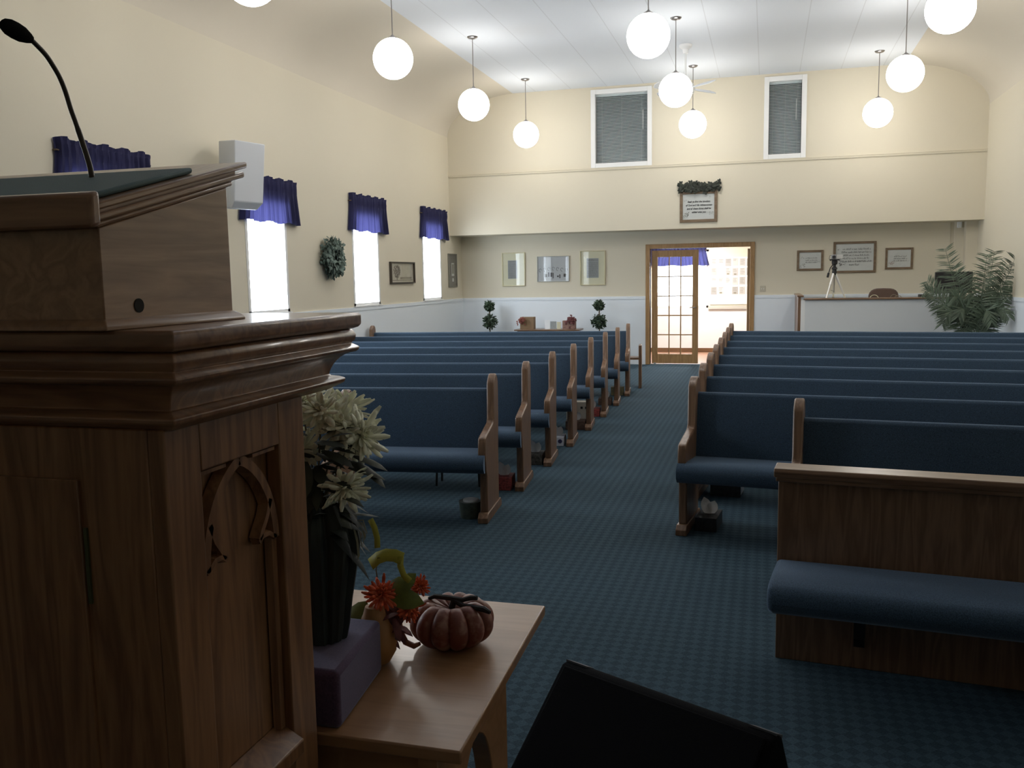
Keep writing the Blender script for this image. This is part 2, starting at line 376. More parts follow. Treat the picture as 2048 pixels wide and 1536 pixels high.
# valances over the left windows
def valance(y, wid, label, sgn=1, x=XL, dz=0.0):
    root = empty('valance', (x, y, 2.235+dz), 0, label, 'curtain', 'blue valances over the left windows')
    nu, rows = 110, [(0.0, 1.07, 0.028), (0.12, 1.03, 0.024), (0.27, 0.985, 0.018), (0.345, 0.97, 0.010), (0.352, 0.97, 0.016), (0.40, 0.968, 0.022), (0.448, 0.97, 0.016), (0.455, 0.972, 0.008), (0.475, 0.98, 0.016), (0.498, 0.985, 0.022)]
    rnd = random.Random(int(y*100)); ph = [rnd.uniform(-0.5, 0.5) for _ in range(9)]
    vs, fs = [], []
    for j, (z, sc, amp) in enumerate(rows):
        for i in range(nu+1):
            u = i/nu; yy = (u-0.5)*wid*sc
            wv = math.sin(2*PI*13*u + 1.6*math.sin(2*PI*2*u+ph[0]) + ph[1]) + 0.45*math.sin(2*PI*29*u+ph[2])
            edge = 0.0 if 0.02 < u < 0.98 else 1
            zz = z + (0.012*math.sin(2*PI*5*u+ph[3]) if j >= 8 else 0) + (0.012*math.sin(2*PI*3*u+ph[4]) if j < 1 else 0)
            vs.append((0.065*(1-edge*0.75)+amp*0.6*wv*(1-edge), yy, zz))
    n = nu+1
    for j in range(len(rows)-1):
        for i in range(nu): fs.append((j*n+i, j*n+i+1, (j+1)*n+i+1, (j+1)*n+i))
    mb = MB().add(vs, fs)
    rod = MB().tube([(0.005, -wid*0.488, 0.40), (0.034, -wid*0.488, 0.40), (0.034, wid*0.488, 0.40), (0.005, wid*0.488, 0.40)], 0.007)
    if sgn < 0:
        mb.xf(Matrix.Scale(-1, 4, (1, 0, 0))); rod.xf(Matrix.Scale(-1, 4, (1, 0, 0)))
    mb.build('valance_cloth', M_val, root, smooth=True)
    rod.build('curtain_rod', M_rod, root)
    return root
valance(6.53, 1.16, 'wide ruffled blue valance nearest the pulpit, seen past the microphone stem')
valance(9.14, 1.18, 'ruffled blue valance behind the white wall speaker')
valance(11.75, 1.20, 'ruffled blue valance between the round wreath and the sepia tree picture')
valance(14.35, 1.20, 'ruffled blue valance in the far left corner, above the last window')
# framed upper windows with blinds
def upper_window(n, a, b):
    root = empty('window_%d' % n, (a, YS, 3.37)); root['kind'] = 'structure'
    w = b-a; h = 1.275; f = 0.075
    MB().box(0, f, -0.022, 0.07, 0, h).box(w-f, w, -0.022, 0.07, 0, h).box(f, w-f, -0.022, 0.07, 0, f).box(f, w-f, -0.022, 0.07, h-f, h).build('window_frame', M_trimw, root, bevel=0.004)
    MB().box(f, w-f, 0.024, 0.028, f, h-f).build('window_glass', M_glass, root)
    mb = MB(); nz = 46
    for i in range(nz):
        z = f+0.03 + (h-2*f-0.06)*i/(nz-1)
        mb.add([(f+0.008, 0.068, z-0.009), (w-f-0.008, 0.068, z-0.009), (w-f-0.008, 0.086, z+0.007), (f+0.008, 0.086, z+0.007)], [(0, 1, 2, 3)])
    mb.box(f+0.005, w-f-0.005, 0.060, 0.09, h-f-0.028, h-f)
    mb.build('window_blind', M_blind, root, solid=0.001)
    cd = MB()
    for u in (0.12, 0.5, 0.88): cd.box(f+(w-2*f)*u-0.002, f+(w-2*f)*u+0.002, 0.060, 0.063, f, h-f)
    cd.build('blind_cord', plain('blind_cord', (0.45, 0.5, 0.5), 0.7), root)
    MB().tube([(w-f-0.08, 0.05, h*0.72), (w-f-0.08, 0.05, h*0.47)], 0.004, 6).build('blind_wand', M_trimw, root)
upper_window(6, *UW[0]); upper_window(7, *UW[1])

# ------------------------------------------------------------------ doorway and lobby
struct('trim_door_casing', MB().box(DX0-0.075, DX0, YB-0.03, YB+0.15, 0, DZ+0.075).box(DX1, DX1+0.075, YB-0.03, YB+0.15, 0, DZ+0.075).box(DX0, DX1, YB-0.03, YB+0.15, DZ, DZ+0.075), M_door, bevel=0.006)
def french_door(n, x, y, rz, w=0.80, h=1.97, lm=0.10):
    d = empty('door_%d' % n, (x, y, 0.018), rz); d['kind'] = 'structure'
    g0, g1 = 0.165, h-0.115
    MB().box(0, lm, -0.02, 0.02, 0, h).box(w-lm, w, -0.02, 0.02, 0, h).box(lm, w-lm, -0.02, 0.02, 0, g0).box(lm, w-lm, -0.02, 0.02, g1, h).build('door_frame', M_door, d, bevel=0.004)
    mb = MB()
    for i in (1, 2): xx = lm+(w-2*lm)*i/3; mb.box(xx-0.009, xx+0.009, -0.014, 0.014, g0, g1)
    for i in range(1, 5): zz = g0+(g1-g0)*i/5; mb.box(lm, w-lm, -0.013, 0.013, zz-0.010, zz+0.010)
    mb.build('door_muntins', M_door, d)
    MB().box(lm, w-lm, -0.003, 0.001, g0, g1).build('door_glass', M_glass, d)
    MB().tube([(w-0.05, -0.02, 0.98), (w-0.05, -0.06, 0.98)], 0.012).tube([(w-0.05, -0.055, 0.98), (w-0.14, -0.06, 0.98)], 0.009).build('door_handle', M_steel, d)
    return d
french_door(1, DX0+0.028, YB+0.05, 0)
french_door(2, DX1-0.028, YB+0.14, R(84))
tag(MB().box(-1.93, -1.72, YB-0.01, YB+0.02, 0.0, 0.012).box(-1.90, -1.86, YB-0.01, YB+0.02, 0.012, 0.03).build('door_stop', M_alu), 'small metal foot bolt lying under the closed glazed door', 'door stop')
LY = 18.40
struct('floor_lobby', MB().box(-3.4, 0.7, YB+0.13, LY+0.1, -0.1, 0), M_lobf)
struct('wall_lobby_back', MB().box(-3.5, -2.2, LY, LY+0.12, 0, 2.5).box(-1.12, 0.8, LY, LY+0.12, 0, 2.5).box(-2.2, -1.12, LY, LY+0.12, 0, 0.9).box(-2.2, -1.12, LY, LY+0.12, 2.05, 2.5), M_lobw)
struct('wall_lobby_left', MB().box(-3.5, -3.4, YB+0.13, LY, 0, 2.5), M_lobw)
struct('wall_lobby_right', MB().box(0.7, 0.8, YB+0.13, LY, 0, 2.5), M_lobw)
struct('ceiling_lobby', MB().box(-3.5, 0.8, YB+0.13, LY+0.1, 2.33, 2.36), M_ceil)
struct('trim_wainscot_lobby', MB().box(-3.4, -2.2, LY-0.01, LY, 0.085, 0.9).box(-2.2, 0.7, LY-0.01, LY, 0.085, 0.895), M_wains)
struct('baseboard_lobby', MB().box(-3.4, 0.7, LY-0.015, LY, 0, 0.085), wood('baseboard_wood', (0.12, 0.06, 0.03), (0.18, 0.10, 0.05), 0))
w11 = empty('window_8', (-2.2, LY, 0.9)); w11['kind'] = 'structure'
MB().box(0, 1.08, -0.01, 0.08, 0, 0.04).box(0, 1.08, -0.01, 0.08, 1.11, 1.15).box(0, 0.04, -0.01, 0.08, 0, 1.15).box(1.04, 1.08, -0.01, 0.08, 0, 1.15).build('window_frame', M_trimw, w11)
MB().box(0.04, 1.04, 0.05, 0.054, 0.04, 1.11).build('window_glass', M_glass, w11)
v5 = valance(0, 1.17, 'blue valance over the lobby window, seen through the glazed door'); v5['group'] = 'valance beyond the door'
v5.location = (-1.73, LY, 1.74); v5.rotation_euler = (0, 0, -PI/2); v5.scale = (1, 1, 0.75)
cl = empty('lobby_fill_light', (-1.3, 17.2, 2.33), 0, 'unseen flat white fill light added to brighten the lobby beyond the doorway', 'ceiling light')  # added fixture, out of view, only there to brighten the lobby
MB().lathe([(0.17, 0), (0.17, -0.03), (0.15, -0.035)], seg=24).build('fill_light_base', M_trimw, cl, smooth=True)
MB().lathe([(0.0, -0.09), (0.08, -0.08), (0.14, -0.055), (0.15, -0.03)], seg=24).build('fill_light_diffuser', plain('lobby_fill_diffuser', (0.9, 0.9, 0.9), 0.4, emit=((1, 0.95, 0.88), 230)), cl, smooth=True)
# bulletin board with papers
bb = empty('bulletin_board', (-1.09, LY-0.001, 0.96), 0, 'white bulletin board covered with pinned papers on the lobby wall', 'bulletin board')
MB().box(0, 1.0, -0.02, 0, 0, 0.93).build('board', M_trimw, bb)
MB().box(-0.03, 1.0, -0.05, 0, -0.09, -0.03).build('board_ledge', plain('board_ledge', (0.5, 0.49, 0.45), 0.7), bb)
rn = random.Random(3)
k = 0
for j in range(4):
    for i in range(7):
        if (i, j) in ((1, 1), (2, 3)): continue
        x = 0.02+i*0.137; z = 0.76-j*0.185 - rn.uniform(0, 0.012)
        p = tag(MB().box(0, 0.115, -0.002, 0, 0, 0.150).build('pinned_paper', plain('paper_%d' % k, [rn.uniform(0.33, 0.6)]*3, 0.8)), 'printed page pinned to the lobby bulletin board', 'paper', 'pages pinned to the bulletin board')
        p.location = (-1.09+x, LY-0.0215, 0.96+z)
        q = MB(); n = rn.randint(2, 5)
        for t in range(n): q.box(0.015, 0.015+rn.uniform(0.05, 0.085), -0.0032, -0.002, 0.125-t*0.024, 0.132-t*0.024)
        if rn.random() < 0.3: MB().box(0.03, 0.08, -0.0032, -0.002, 0.012, 0.045).build('photo', M_inkg, p)
        q.build('print_lines', M_inkg, p); k += 1

# ------------------------------------------------------------------ pews
TH = R(6.0)
def make_pew(length, sgn, name='church_pew'):
    # local frame: x runs outward from the aisle end (mirrored for the left side), y runs back, origin at the foot of the aisle end
    root = empty(name, (0, 0, 0))
    def X(a): return a*sgn
    prof = [(0.0, 0.0), (0.50, 0.0), (0.50, 0.045), (0.47, 0.06), (0.45, 0.075), (0.455, 0.40), (0.475, 0.60), (0.485, 0.80), (0.482, 0.875), (0.462, 0.912), (0.425, 0.932), (0.39, 0.922), (0.345, 0.885), (0.335, 0.87), (0.315, 0.64), (0.295, 0.615), (0.25, 0.605), (0.05, 0.565), (0.025, 0.555), (0.012, 0.53), (0.01, 0.44), (0.03, 0.34), (0.055, 0.30), (0.055, 0.075), (0.035, 0.06), (0.0, 0.045)]
    up = [p for p in prof[5:24]]
    for x0 in (0.0, length-0.05):
        a, b = sorted((X(x0), X(x0+0.05)))
        e = MB().prism([(0.055, 0.06), (0.45, 0.06)] + prof[5:23], 'x', a, b).build('end_panel', M_oak, root, bevel=0.008)
        MB().prism([(0.0, 0.0), (0.50, 0.0), (0.50, 0.035), (0.47, 0.062), (0.03, 0.062), (0.0, 0.035)], 'x', a-0.008, b+0.008).build('foot_block', M_oak, e, bevel=0.004)
    # carved slot on the aisle face of the end
    # seat cushion
    n = []
    sp = [(0.43, 0.345), (0.43, 0.425), (0.25, 0.435), (0.06, 0.452), (0.0, 0.45), (-0.035, 0.432), (-0.052, 0.40), (-0.048, 0.365), (-0.02, 0.335), (0.03, 0.325), (0.25, 0.33)]
    a, b = sorted((X(0.05), X(length-0.05)))
    seat = MB().prism(sp, 'x', a, b)
    nose = [(-0.001, 0.45), (-0.035, 0.432), (-0.052, 0.40), (-0.048, 0.365), (-0.02, 0.335), (-0.001, 0.332)]
    for c0, c1 in ((0.003, 0.05), (length-0.05, length-0.003)):
        aa, bb_ = sorted((X(c0), X(c1))); seat.prism(nose, 'x', aa, bb_)
    seat.build('seat', M_fab, root, smooth=True)
    bp = [(0.345, 0.40), (0.40, 0.81), (0.412, 0.826), (0.43, 0.831), (0.447, 0.826), (0.455, 0.805), (0.43, 0.36), (0.38, 0.36)]
    MB().prism(bp, 'x', a, b).build('backrest', M_fab, root, smooth=True)
    return root
def support(root, x):
    MB().prism([(0.06, 0.0), (0.42, 0.0), (0.42, 0.04), (0.33, 0.07), (0.33, 0.33), (0.16, 0.33), (0.16, 0.07), (0.06, 0.04)], 'x', x-0.018, x+0.018).build('leg', M_black, root)
ROWY = [5.355+0.889*i for i in range(8)]
ORD = ['front', 'second', 'third', 'fourth', 'fifth', 'sixth', 'seventh', 'back']
ROWL = ['foremost full-length blue pew left of the aisle, armrest end nearest the pulpit flowers',
        'blue pew left of the aisle, second full-length row, red floral tissue box at its foot',
        'blue pew left of the aisle, third full-length row, dark patterned box at its foot',
        'blue pew left of the aisle, fourth full-length row, white dotted box at its foot',
        'blue pew left of the aisle, fifth full-length row, brown paper bag at its foot',
        'blue pew left of the aisle, sixth full-length row, reddish floral box at its foot',
        'blue pew left of the aisle, seventh full-length row, last but one before the wall',
        'rearmost blue pew left of the aisle, olive box at its foot, wall end post visible']
ROWR = ['foremost full-length blue pew right of the aisle, black tissue box beneath its end',
        'blue pew right of the aisle, second full-length row, white-edged box beneath',
        'blue pew right of the aisle, third full-length row from the front',
        'blue pew right of the aisle, fourth full-length row from the front',
        'blue pew right of the aisle, fifth full-length row from the front',
        'blue pew right of the aisle, sixth full-length row from the front',
        'blue pew right of the aisle, seventh full-length row, last but one',
        'rearmost blue pew right of the aisle, nearest the white sound booth']
pl = make_pew(3.63, -1); support(pl, -1.82)
pr_ = make_pew(3.60, 1); support(pr_, 1.8)
for i in range(8):
    for src, x, rz, labs, g in ((pl, -1.712, TH, ROWL, 'pews left of the aisle'), (pr_, -0.502, -TH, ROWR, 'pews right of the aisle')):
        if i == 0:
            src.location = (x, ROWY[0], 0); src.rotation_euler = (0, 0, rz); tag(src, labs[0], 'pew', g)
for i in range(1, 8):
    dup(pl, (-1.712, ROWY[i], 0), TH, ROWL[i]); dup(pr_, (-0.502, ROWY[i], 0), -TH, ROWR[i])
sr = make_pew(2.98, 1); sr.location = (0.105, 4.40, 0); sr.rotation_euler = (0, 0, -TH); tag(sr, 'short blue pew behind the wooden panel bench on the right', 'pew', 'short front pews')
sl = make_pew(2.98, -1); sl.location = (-2.33, 4.40, 0); sl.rotation_euler = (0, 0, TH); tag(sl, 'short blue pew at the left front, mostly hidden behind the white flowers', 'pew', 'short front pews')
# panel bench facing the pulpit
pb = empty('panel_bench', (0.058, 3.69, 0), -R(5.8), 'oak panel bench with blue seat facing the pulpit, front right', 'bench')
MB().box(0, 2.95, 0.0, 0.045, 0, 0.765).build('back_panel', M_oak, pb, bevel=0.003)
MB().prism([(-0.035, 0.765), (0.085, 0.765), (0.085, 0.775), (0.092, 0.782), (0.085, 0.803), (-0.035, 0.803), (-0.042, 0.790)], 'x', -0.015, 2.96).build('top_rail', M_oaky, pb, bevel=0.004)
MB().box(-0.008, 2.95, -0.028, 0.072, 0.748, 0.766).build('rail_moulding', M_oaky, pb, bevel=0.004)
seatp = [(-0.001, 0.345), (-0.001, 0.425), (-0.2, 0.44), (-0.34, 0.445), (-0.39, 0.43), (-0.412, 0.395), (-0.40, 0.35), (-0.36, 0.325), (-0.2, 0.325)]
MB().prism(seatp, 'x', 0.0, 2.95).build('seat', M_fab, pb, smooth=True, bevel=0.02, seg=3)
for x in (0.32, 1.42, 2.55):
    MB().prism([(0, 0.09), (0, 0.33), (-0.33, 0.33), (-0.31, 0.28), (-0.05, 0.14)], 'x', x-0.02, x+0.02).build('bracket', M_black, pb)

# ------------------------------------------------------------------ pulpit
pu = empty('pulpit', (-0.787, 1.06, 0.40), 0, 'large oak pulpit with gothic carved side panel and sloped reading desk, left foreground', 'pulpit')
# local: x 0 = outer lip edge on the right side, negative to the left; y 0 = near lip edge; z from platform
Wd, Dp = 0.98, 0.60
def ring(mb, prof, x0, x1, y0, y1):
    # moulding swept round a rectangle: prof = list of (inset, z), from bottom to top
    n = len(prof); vs = []
    for ins, z in prof: vs += [(x0+ins, y0+ins, z), (x1-ins, y0+ins, z), (x1-ins, y1-ins, z), (x0+ins, y1-ins, z)]
    fs = []
    for i in range(n-1):
        for k in range(4): a = i*4+k; b = i*4+(k+1) % 4; fs.append((a, b, b+4, a+4))
    fs += [(3, 2, 1, 0), tuple((n-1)*4+k for k in range(4))]
    mb.add(vs, fs); return mb
x0, x1, y0, y1 = -Wd, 0.0, 0.0, Dp
ring(MB(), [(0.012, 1.083), (0.004, 1.086), (0.0, 1.091), (0.0, 1.110), (0.004, 1.114)], x0, x1, y0, y1).build('ledge_top', M_pulh, pu, bevel=0.002)
cor = [(0.058, 0.962), (0.052, 0.963), (0.028, 0.976), (0.026, 0.984), (0.034, 0.988)]
for i in range(9):
    a = PI/2*i/8; cor.append((0.050 - 0.040*(1-math.cos(a))*1.0 + 0.0, 0.992 + 0.044*math.sin(a)**1.3))
cor += [(0.006, 1.038), (0.003, 1.045), (0.010, 1.050), (0.016, 1.054), (0.010, 1.060), (0.008, 1.070), (0.013, 1.080), (0.022, 1.084)]
ring(MB(), cor, x0, x1, y0, y1).build('cornice', M_pulh, pu, bevel=0.002)
# body: frame stiles and recessed side panel with tracery
bx0, bx1, by0, by1 = -Wd+0.06, -0.06, 0.045, 0.455
pz0, pz1 = 0.345, 0.885         # recessed panel heights
side_y = (by0+0.085, by1-0.09)
body = MB().box(bx0, bx1-0.03, by0, by1, 0.10, 0.965)
body.box(bx1-0.03, bx1, by0, side_y[0], 0.10, 0.965).box(bx1-0.03, bx1, side_y[1], by1, 0.10, 0.965).box(bx1-0.03, bx1, side_y[0], side_y[1], pz1, 0.965).box(bx1-0.03, bx1, side_y[0], side_y[1], 0.10, pz0-0.025)
body.prism([(bx1-0.03, pz0-0.05), (bx1+0.022, pz0-0.05), (bx1+0.022, pz0-0.022), (bx1-0.03, pz0+0.006)], 'y', side_y[0], side_y[1])
body.build('body', M_pulv, pu, bevel=0.003)
tr = MB(); yc = (side_y[0]+side_y[1])/2; hw = (side_y[1]-side_y[0])/2
def arc(pts, w, x=bx1-0.026, d=0.018):
    vs = []; n = len(pts)
    for i, (y, z) in enumerate(pts):
        a = pts[max(i-1, 0)]; b = pts[min(i+1, n-1)]; t = Vector((b[0]-a[0], b[1]-a[1])).normalized()
        ny, nz = -t.y*w/2, t.x*w/2
        vs += [(x, y+ny, z+nz), (x+d, y+ny*0.6, z+nz*0.6), (x+d, y-ny*0.6, z-nz*0.6), (x, y-ny, z-nz)]
    fs = [(0, 1, 2, 3), tuple(4*(n-1)+k for k in (3, 2, 1, 0))]
    for i in range(n-1):
        for k in range(4): fs.append((i*4+k, i*4+(k+1) % 4, i*4+4+(k+1) % 4, i*4+4+k))
    tr.add(vs, fs)
zt = pz1-0.005; zs = pz1-0.17
for s in (-1, 1):
    P = []
    for i in range(13):
        a = PI*0.40*i/12; P.append((yc + s*(hw-0.012) - s*(hw-0.012)*1.35*(1-math.cos(a))/1.0*1.07, zs + 0.165*math.sin(a)/math.sin(PI*0.40)))
    arc(P, 0.030)
    Q = [(yc+s*(hw-0.026), zs+0.075), (yc+s*(hw-0.040), zs+0.045), (yc+s*(hw-0.058), zs+0.022), (yc+s*(hw-0.066), zs+0.010)]
    arc(Q, 0.018); arc([(yc+s*(hw-0.012), zs+0.0), (yc+s*(hw-0.035), zs+0.014), (yc+s*(hw-0.055), zs+0.014), (yc+s*(hw-0.068), zs+0.006)], 0.014)
    arc([(yc+s*(hw-0.012), pz0), (yc+s*(hw-0.012), zs+0.01)], 0.026, d=0.012)
    arc([(yc+s*(hw-0.005), pz1-0.006), (yc+s*0.04, pz1-0.006)], 0.010)
tr.build('carved_tracery', M_pulv, pu, smooth=False)
# near face: framed cabinet door with a slot
MB().box(bx0+0.02, bx1-0.155, by0-0.006, by0+0.002, 0.14, 0.885).build('door', M_pulv, pu, bevel=0.002)
MB().box(bx1-0.152, bx1-0.146, by0-0.004, by0+0.004, 0.69, 0.81).build('hinge', plain('brass_hinge_dark', (0.05, 0.055, 0.02), 0.5), pu)
ring(MB(), [(0.03, 0.0), (0.03, 0.09), (0.036, 0.10), (0.045, 0.125), (0.055, 0.14)], bx0-0.06, bx1+0.06, by0-0.05, by1+0.06).build('plinth', M_pulh, pu, bevel=0.003)
# reading desk
dx1 = -0.112; dx0 = dx1-0.76; dy0, dy1 = 0.0, 0.32
zf, zb_ = 1.258, 1.341   # underside height of sloped top at near/far
MB().prism([(dy0+0.002, 1.119), (dy1, 1.119), (dy1, zb_), (dy0+0.002, zf)], 'x', dx0, dx1).build('desk_box', M_puly, pu, bevel=0.002)
ring(MB(), [(0.0, 1.114), (0.0, 1.119), (0.006, 1.125), (0.014, 1.130)], dx0-0.014, dx1+0.014, dy0-0.012, dy1+0.016).build('desk_base_moulding', M_puly, pu, bevel=0.0015)
MB().lathe([(0.0001, 0), (0.0105, 0), (0.0105, 0.003), (0.0001, 0.003)], seg=20).xf(Matrix.Translation((dx1-0.0015, 0.075, 1.147)) @ Matrix.Rotation(PI/2, 4, 'Y')).build('cable_hole', M_dark, pu)
sl_ = (zb_-zf)/(dy1-dy0)
def slab(xa, xb, ya, yb, za, zb):   # slab on the slope: za, zb above the slope plane
    mb = MB()
    f = lambda y, z: zf + sl_*(y-dy0) + z
    vs = [(xa, ya, f(ya, za)), (xb, ya, f(ya, za)), (xb, yb, f(yb, za)), (xa, yb, f(yb, za)), (xa, ya, f(ya, zb)), (xb, ya, f(ya, zb)), (xb, yb, f(yb, zb)), (xa, yb, f(yb, zb))]
    return mb.add(vs, [(0, 3, 2, 1), (4, 5, 6, 7), (0, 1, 5, 4), (1, 2, 6, 5), (2, 3, 7, 6), (3, 0, 4, 7)])
dt = slab(dx0-0.004, dx1+0.004, -0.004, dy1+0.014, 0.0, 0.010)
dt.build('desk_moulding', M_puly, pu, bevel=0.004, seg=3)
slab(dx0-0.012, dx1+0.012, -0.012, dy1+0.040, 0.010, 0.020).build('desk_moulding', M_puly, pu, bevel=0.003, seg=3)
slab(dx0-0.004, dx1+0.004, -0.004, dy1+0.022, 0.018, 0.026).build('desk_moulding', M_puly, pu)
slab(dx0-0.012, dx1+0.012, -0.010, dy1+0.050, 0.025, 0.036).build('desk_top', M_puly, pu, bevel=0.003)
slab(dx0-0.016, dx1+0.016, -0.028, -0.008, 0.004, 0.052).build('book_stop', M_pulh, pu, bevel=0.006, seg=3)
slab(dx0+0.02, dx1-0.012, 0.0, 0.245, 0.0365, 0.046).build('desk_pad', M_pad, pu, bevel=0.004)
# gooseneck microphone
mic = empty('gooseneck_microphone', (-1.062, 1.25, 1.765), 0, 'black gooseneck microphone with foam windscreen rising from the pulpit desk', 'microphone')
pts = [(0, 0, -0.045), (-0.003, 0, 0), (-0.014, 0, 0.040), (-0.0195, -0.005, 0.070), (-0.0245, -0.01, 0.096), (-0.0255, -0.017, 0.12), (-0.0265, -0.026, 0.141), (-0.0275, -0.038, 0.158), (-0.0272, -0.054, 0.173), (-0.027, -0.08, 0.188)]
crv = []
for i in range(len(pts)-1):
    p0, p1, p2, p3 = (Vector(pts[max(0, i-1)]), Vector(pts[i]), Vector(pts[i+1]), Vector(pts[min(len(pts)-1, i+2)]))
    for k in range(4):
        t = k/4; crv.append(0.5*((2*p1)+(-p0+p2)*t+(2*p0-5*p1+4*p2-p3)*t*t+(-p0+3*p1-3*p2+p3)*t**3))
crv.append(Vector(pts[-1]))
MB().tube(crv, [0.0044]*12+[0.0038]*(len(crv)-12), 12).build('gooseneck', M_goose, mic, smooth=True)
MB().lathe([(0, 0), (0.022, 0), (0.022, 0.006), (0.012, 0.014), (0.006, 0.02)], (0, 0, -0.045)).build('mic_base', M_black, mic, smooth=True)
d = Vector((-0.038, -0.075, 0.036)).normalized()
base = Vector((-0.026, -0.078, 0.187)); 
wprof = [(0.005, 0.0), (0.008, 0.005), (0.012, 0.015), (0.0130, 0.026), (0.0122, 0.036), (0.0085, 0.044), (0.004, 0.047), (0.0001, 0.048)]
MB().lathe(wprof, seg=20).xf(Matrix.Translation(base) @ d.to_track_quat('Z', 'Y').to_matrix().to_4x4()).build('windscreen', M_foam, mic, smooth=True)

# ------------------------------------------------------------------ table in front of the pulpit
tb = empty('communion_table', (-1.95, 1.556, 0), 0, 'polished oak communion table in front of the pulpit, holding the pumpkin', 'table')
TW, TD, TZ = 1.40, 0.80, 0.66
MB().add([(0, 0, TZ-0.028), (TW-0.01, 0, TZ-0.028), (TW-0.035, TD, TZ-0.028), (0, TD, TZ-0.028), (0, 0, TZ), (TW-0.01, 0, TZ), (TW-0.035, TD, TZ), (0, TD, TZ)], [(0, 3, 2, 1), (4, 5, 6, 7), (0, 1, 5, 4), (1, 2, 6, 5), (2, 3, 7, 6), (3, 0, 4, 7)]).build('tabletop', M_table, tb, bevel=0.004)
# side trestle with a pointed-arch opening
def trestle(x):
    mb = MB(); a, b = 0.03, 0.52; m = (a+b)/2; w = 0.12
    pts = [(a, 0), (a+w, 0), (a+w, 0.30)]
    for i in range(1, 8): t = i/8; pts.append((a+w+(m-a-w)*(1-math.cos(t*PI/2)), 0.30+0.24*math.sin(t*PI/2)))
    pts.append((m, 0.56))
    h = pts + [(2*m-p[0], p[1]) for p in reversed(pts[:-1])]
    left = [(a, TZ-0.028)] + [(a, 0), (a+w, 0)] + pts[2:] + [(m, TZ-0.028)]
    right = [(2*m-p[0], p[1]) for p in left]
    mb.prism(left, 'x', x, x+0.045).prism(right, 'x', x, x+0.045)
    return mb
trestle(TW-0.115).build('side_panel', M_table, tb, bevel=0.003); trestle(0.07).build('side_panel', M_table, tb, bevel=0.003)
MB().box(0.115, TW-0.115, 0.44, 0.47, TZ-0.14, TZ-0.028).build('apron', M_table, tb)
MB().box(0.115, TW-0.115, 0.06, 0.09, TZ-0.14, TZ-0.028).build('apron', M_table, tb)

# pumpkin
def pumpkin_mat():
    m, nt, b = newmat('pumpkin_skin'); L = nt.links.new
    tc = nt.nodes.new('ShaderNodeTexCoord'); n = nt.nodes.new('ShaderNodeTexNoise'); n.inputs['Scale'].default_value = 34; n.inputs['Detail'].default_value = 6
    L(tc.outputs['Object'], n.inputs['Vector'])
    r = nt.nodes.new('ShaderNodeValToRGB'); r.color_ramp.elements[0].color = (0.17, 0.042, 0.026, 1); r.color_ramp.elements[0].position = 0.50
    r.color_ramp.elements[1].color = (0.33, 0.18, 0.13, 1); r.color_ramp.elements[1].position = 0.72
    L(n.outputs['Fac'], r.inputs['Fac']); L(r.outputs['Color'], b.inputs['Base Color']); b.inputs['Roughness'].default_value = 0.45
    return m
pk = empty('pumpkin', (-0.752, 2.05, TZ), 0, 'dark red decorative pumpkin with two twig stems on the communion table', 'pumpkin')
vs, fs = [], []
nu, nv = 120, 24
for j in range(nv+1):
    th = PI*j/nv
    for i in range(nu):
        ph = 2*PI*i/nu; rib = abs(math.cos(ph*6.5 if False else ph*6))**0.6
        r0 = 0.108*(0.86+0.14*rib)*math.sin(th)**0.75; z = 0.058+0.060*math.cos(th)*(0.93+0.09*rib)
        if th < 0.5: z -= 0.030*(1-th/0.5)**1.2
        vs.append((r0*math.cos(ph), r0*math.sin(ph), max(0.001, z)))
for j in range(nv):
    for i in range(nu): fs.append((j*nu+i, j*nu+(i+1) % nu, (j+1)*nu+(i+1) % nu, (j+1)*nu+i))
MB().add(vs, fs).build('pumpkin_body', pumpkin_mat(), pk, smooth=True)
M_twig = plain('black_twig', (0.015, 0.013, 0.014), 0.6)
MB().tube([(0.0, 0, 0.070), (0.0, 0, 0.095), (0.006, 0, 0.112), (0.0, 0, 0.118)], [0.010, 0.008, 0.009, 0.006], 8).tube([(-0.062, 0.0, 0.112), (-0.045, 0, 0.119), (-0.012, 0, 0.118), (0.03, 0, 0.116), (0.052, 0, 0.123), (0.068, 0, 0.124)], [0.004, 0.0065, 0.007, 0.006, 0.007, 0.006], 8).tube([(0.0, 0.0, 0.115), (0.035, -0.01, 0.104), (0.07, -0.02, 0.106), (0.095, -0.03, 0.108), (0.112, -0.035, 0.103)], [0.006, 0.007, 0.007, 0.008, 0.005], 8).build('stem', M_twig, pk, smooth=True)
# purple draped block under the flowers
pbk = MB().prism([(-1.28, 1.575), (-0.828, 1.575), (-0.860, 1.86), (-1.28, 1.86)], 'z', TZ, TZ+0.125).build('draped_block', M_purple, bevel=0.012, seg=3)
tag(pbk, 'purple cloth covered block on the table under the tall flower vase', 'block')
# vase wrapped in dark pleats with cream chrysanthemums
vz = TZ+0.125
fv = empty('flower_arrangement', (-0.945, 1.735, vz), 0, 'tall arrangement of cream chrysanthemums in a dark pleated wrap beside the pulpit', 'flowers')
vs, fs = [], []
nu, prof = 96, [(0.052, 0), (0.058, 0.03), (0.066, 0.09), (0.078, 0.16), (0.088, 0.22), (0.080, 0.27), (0.058, 0.30), (0.05, 0.31)]
for r0, z in prof:
    for i in range(nu): a = 2*PI*i/nu; rr = r0*(1+0.09*math.sin(a*9)+0.04*math.sin(a*23)); vs.append((rr*math.cos(a), rr*math.sin(a), z+0.004*math.sin(a*9)))
for j in range(len(prof)-1):
    for i in range(nu): fs.append((j*nu+i, j*nu+(i+1) % nu, (j+1)*nu+(i+1) % nu, (j+1)*nu+i))
fs.append(tuple(range(nu-1, -1, -1)))
MB().add(vs, fs).build('vase', M_vase, fv, smooth=True)
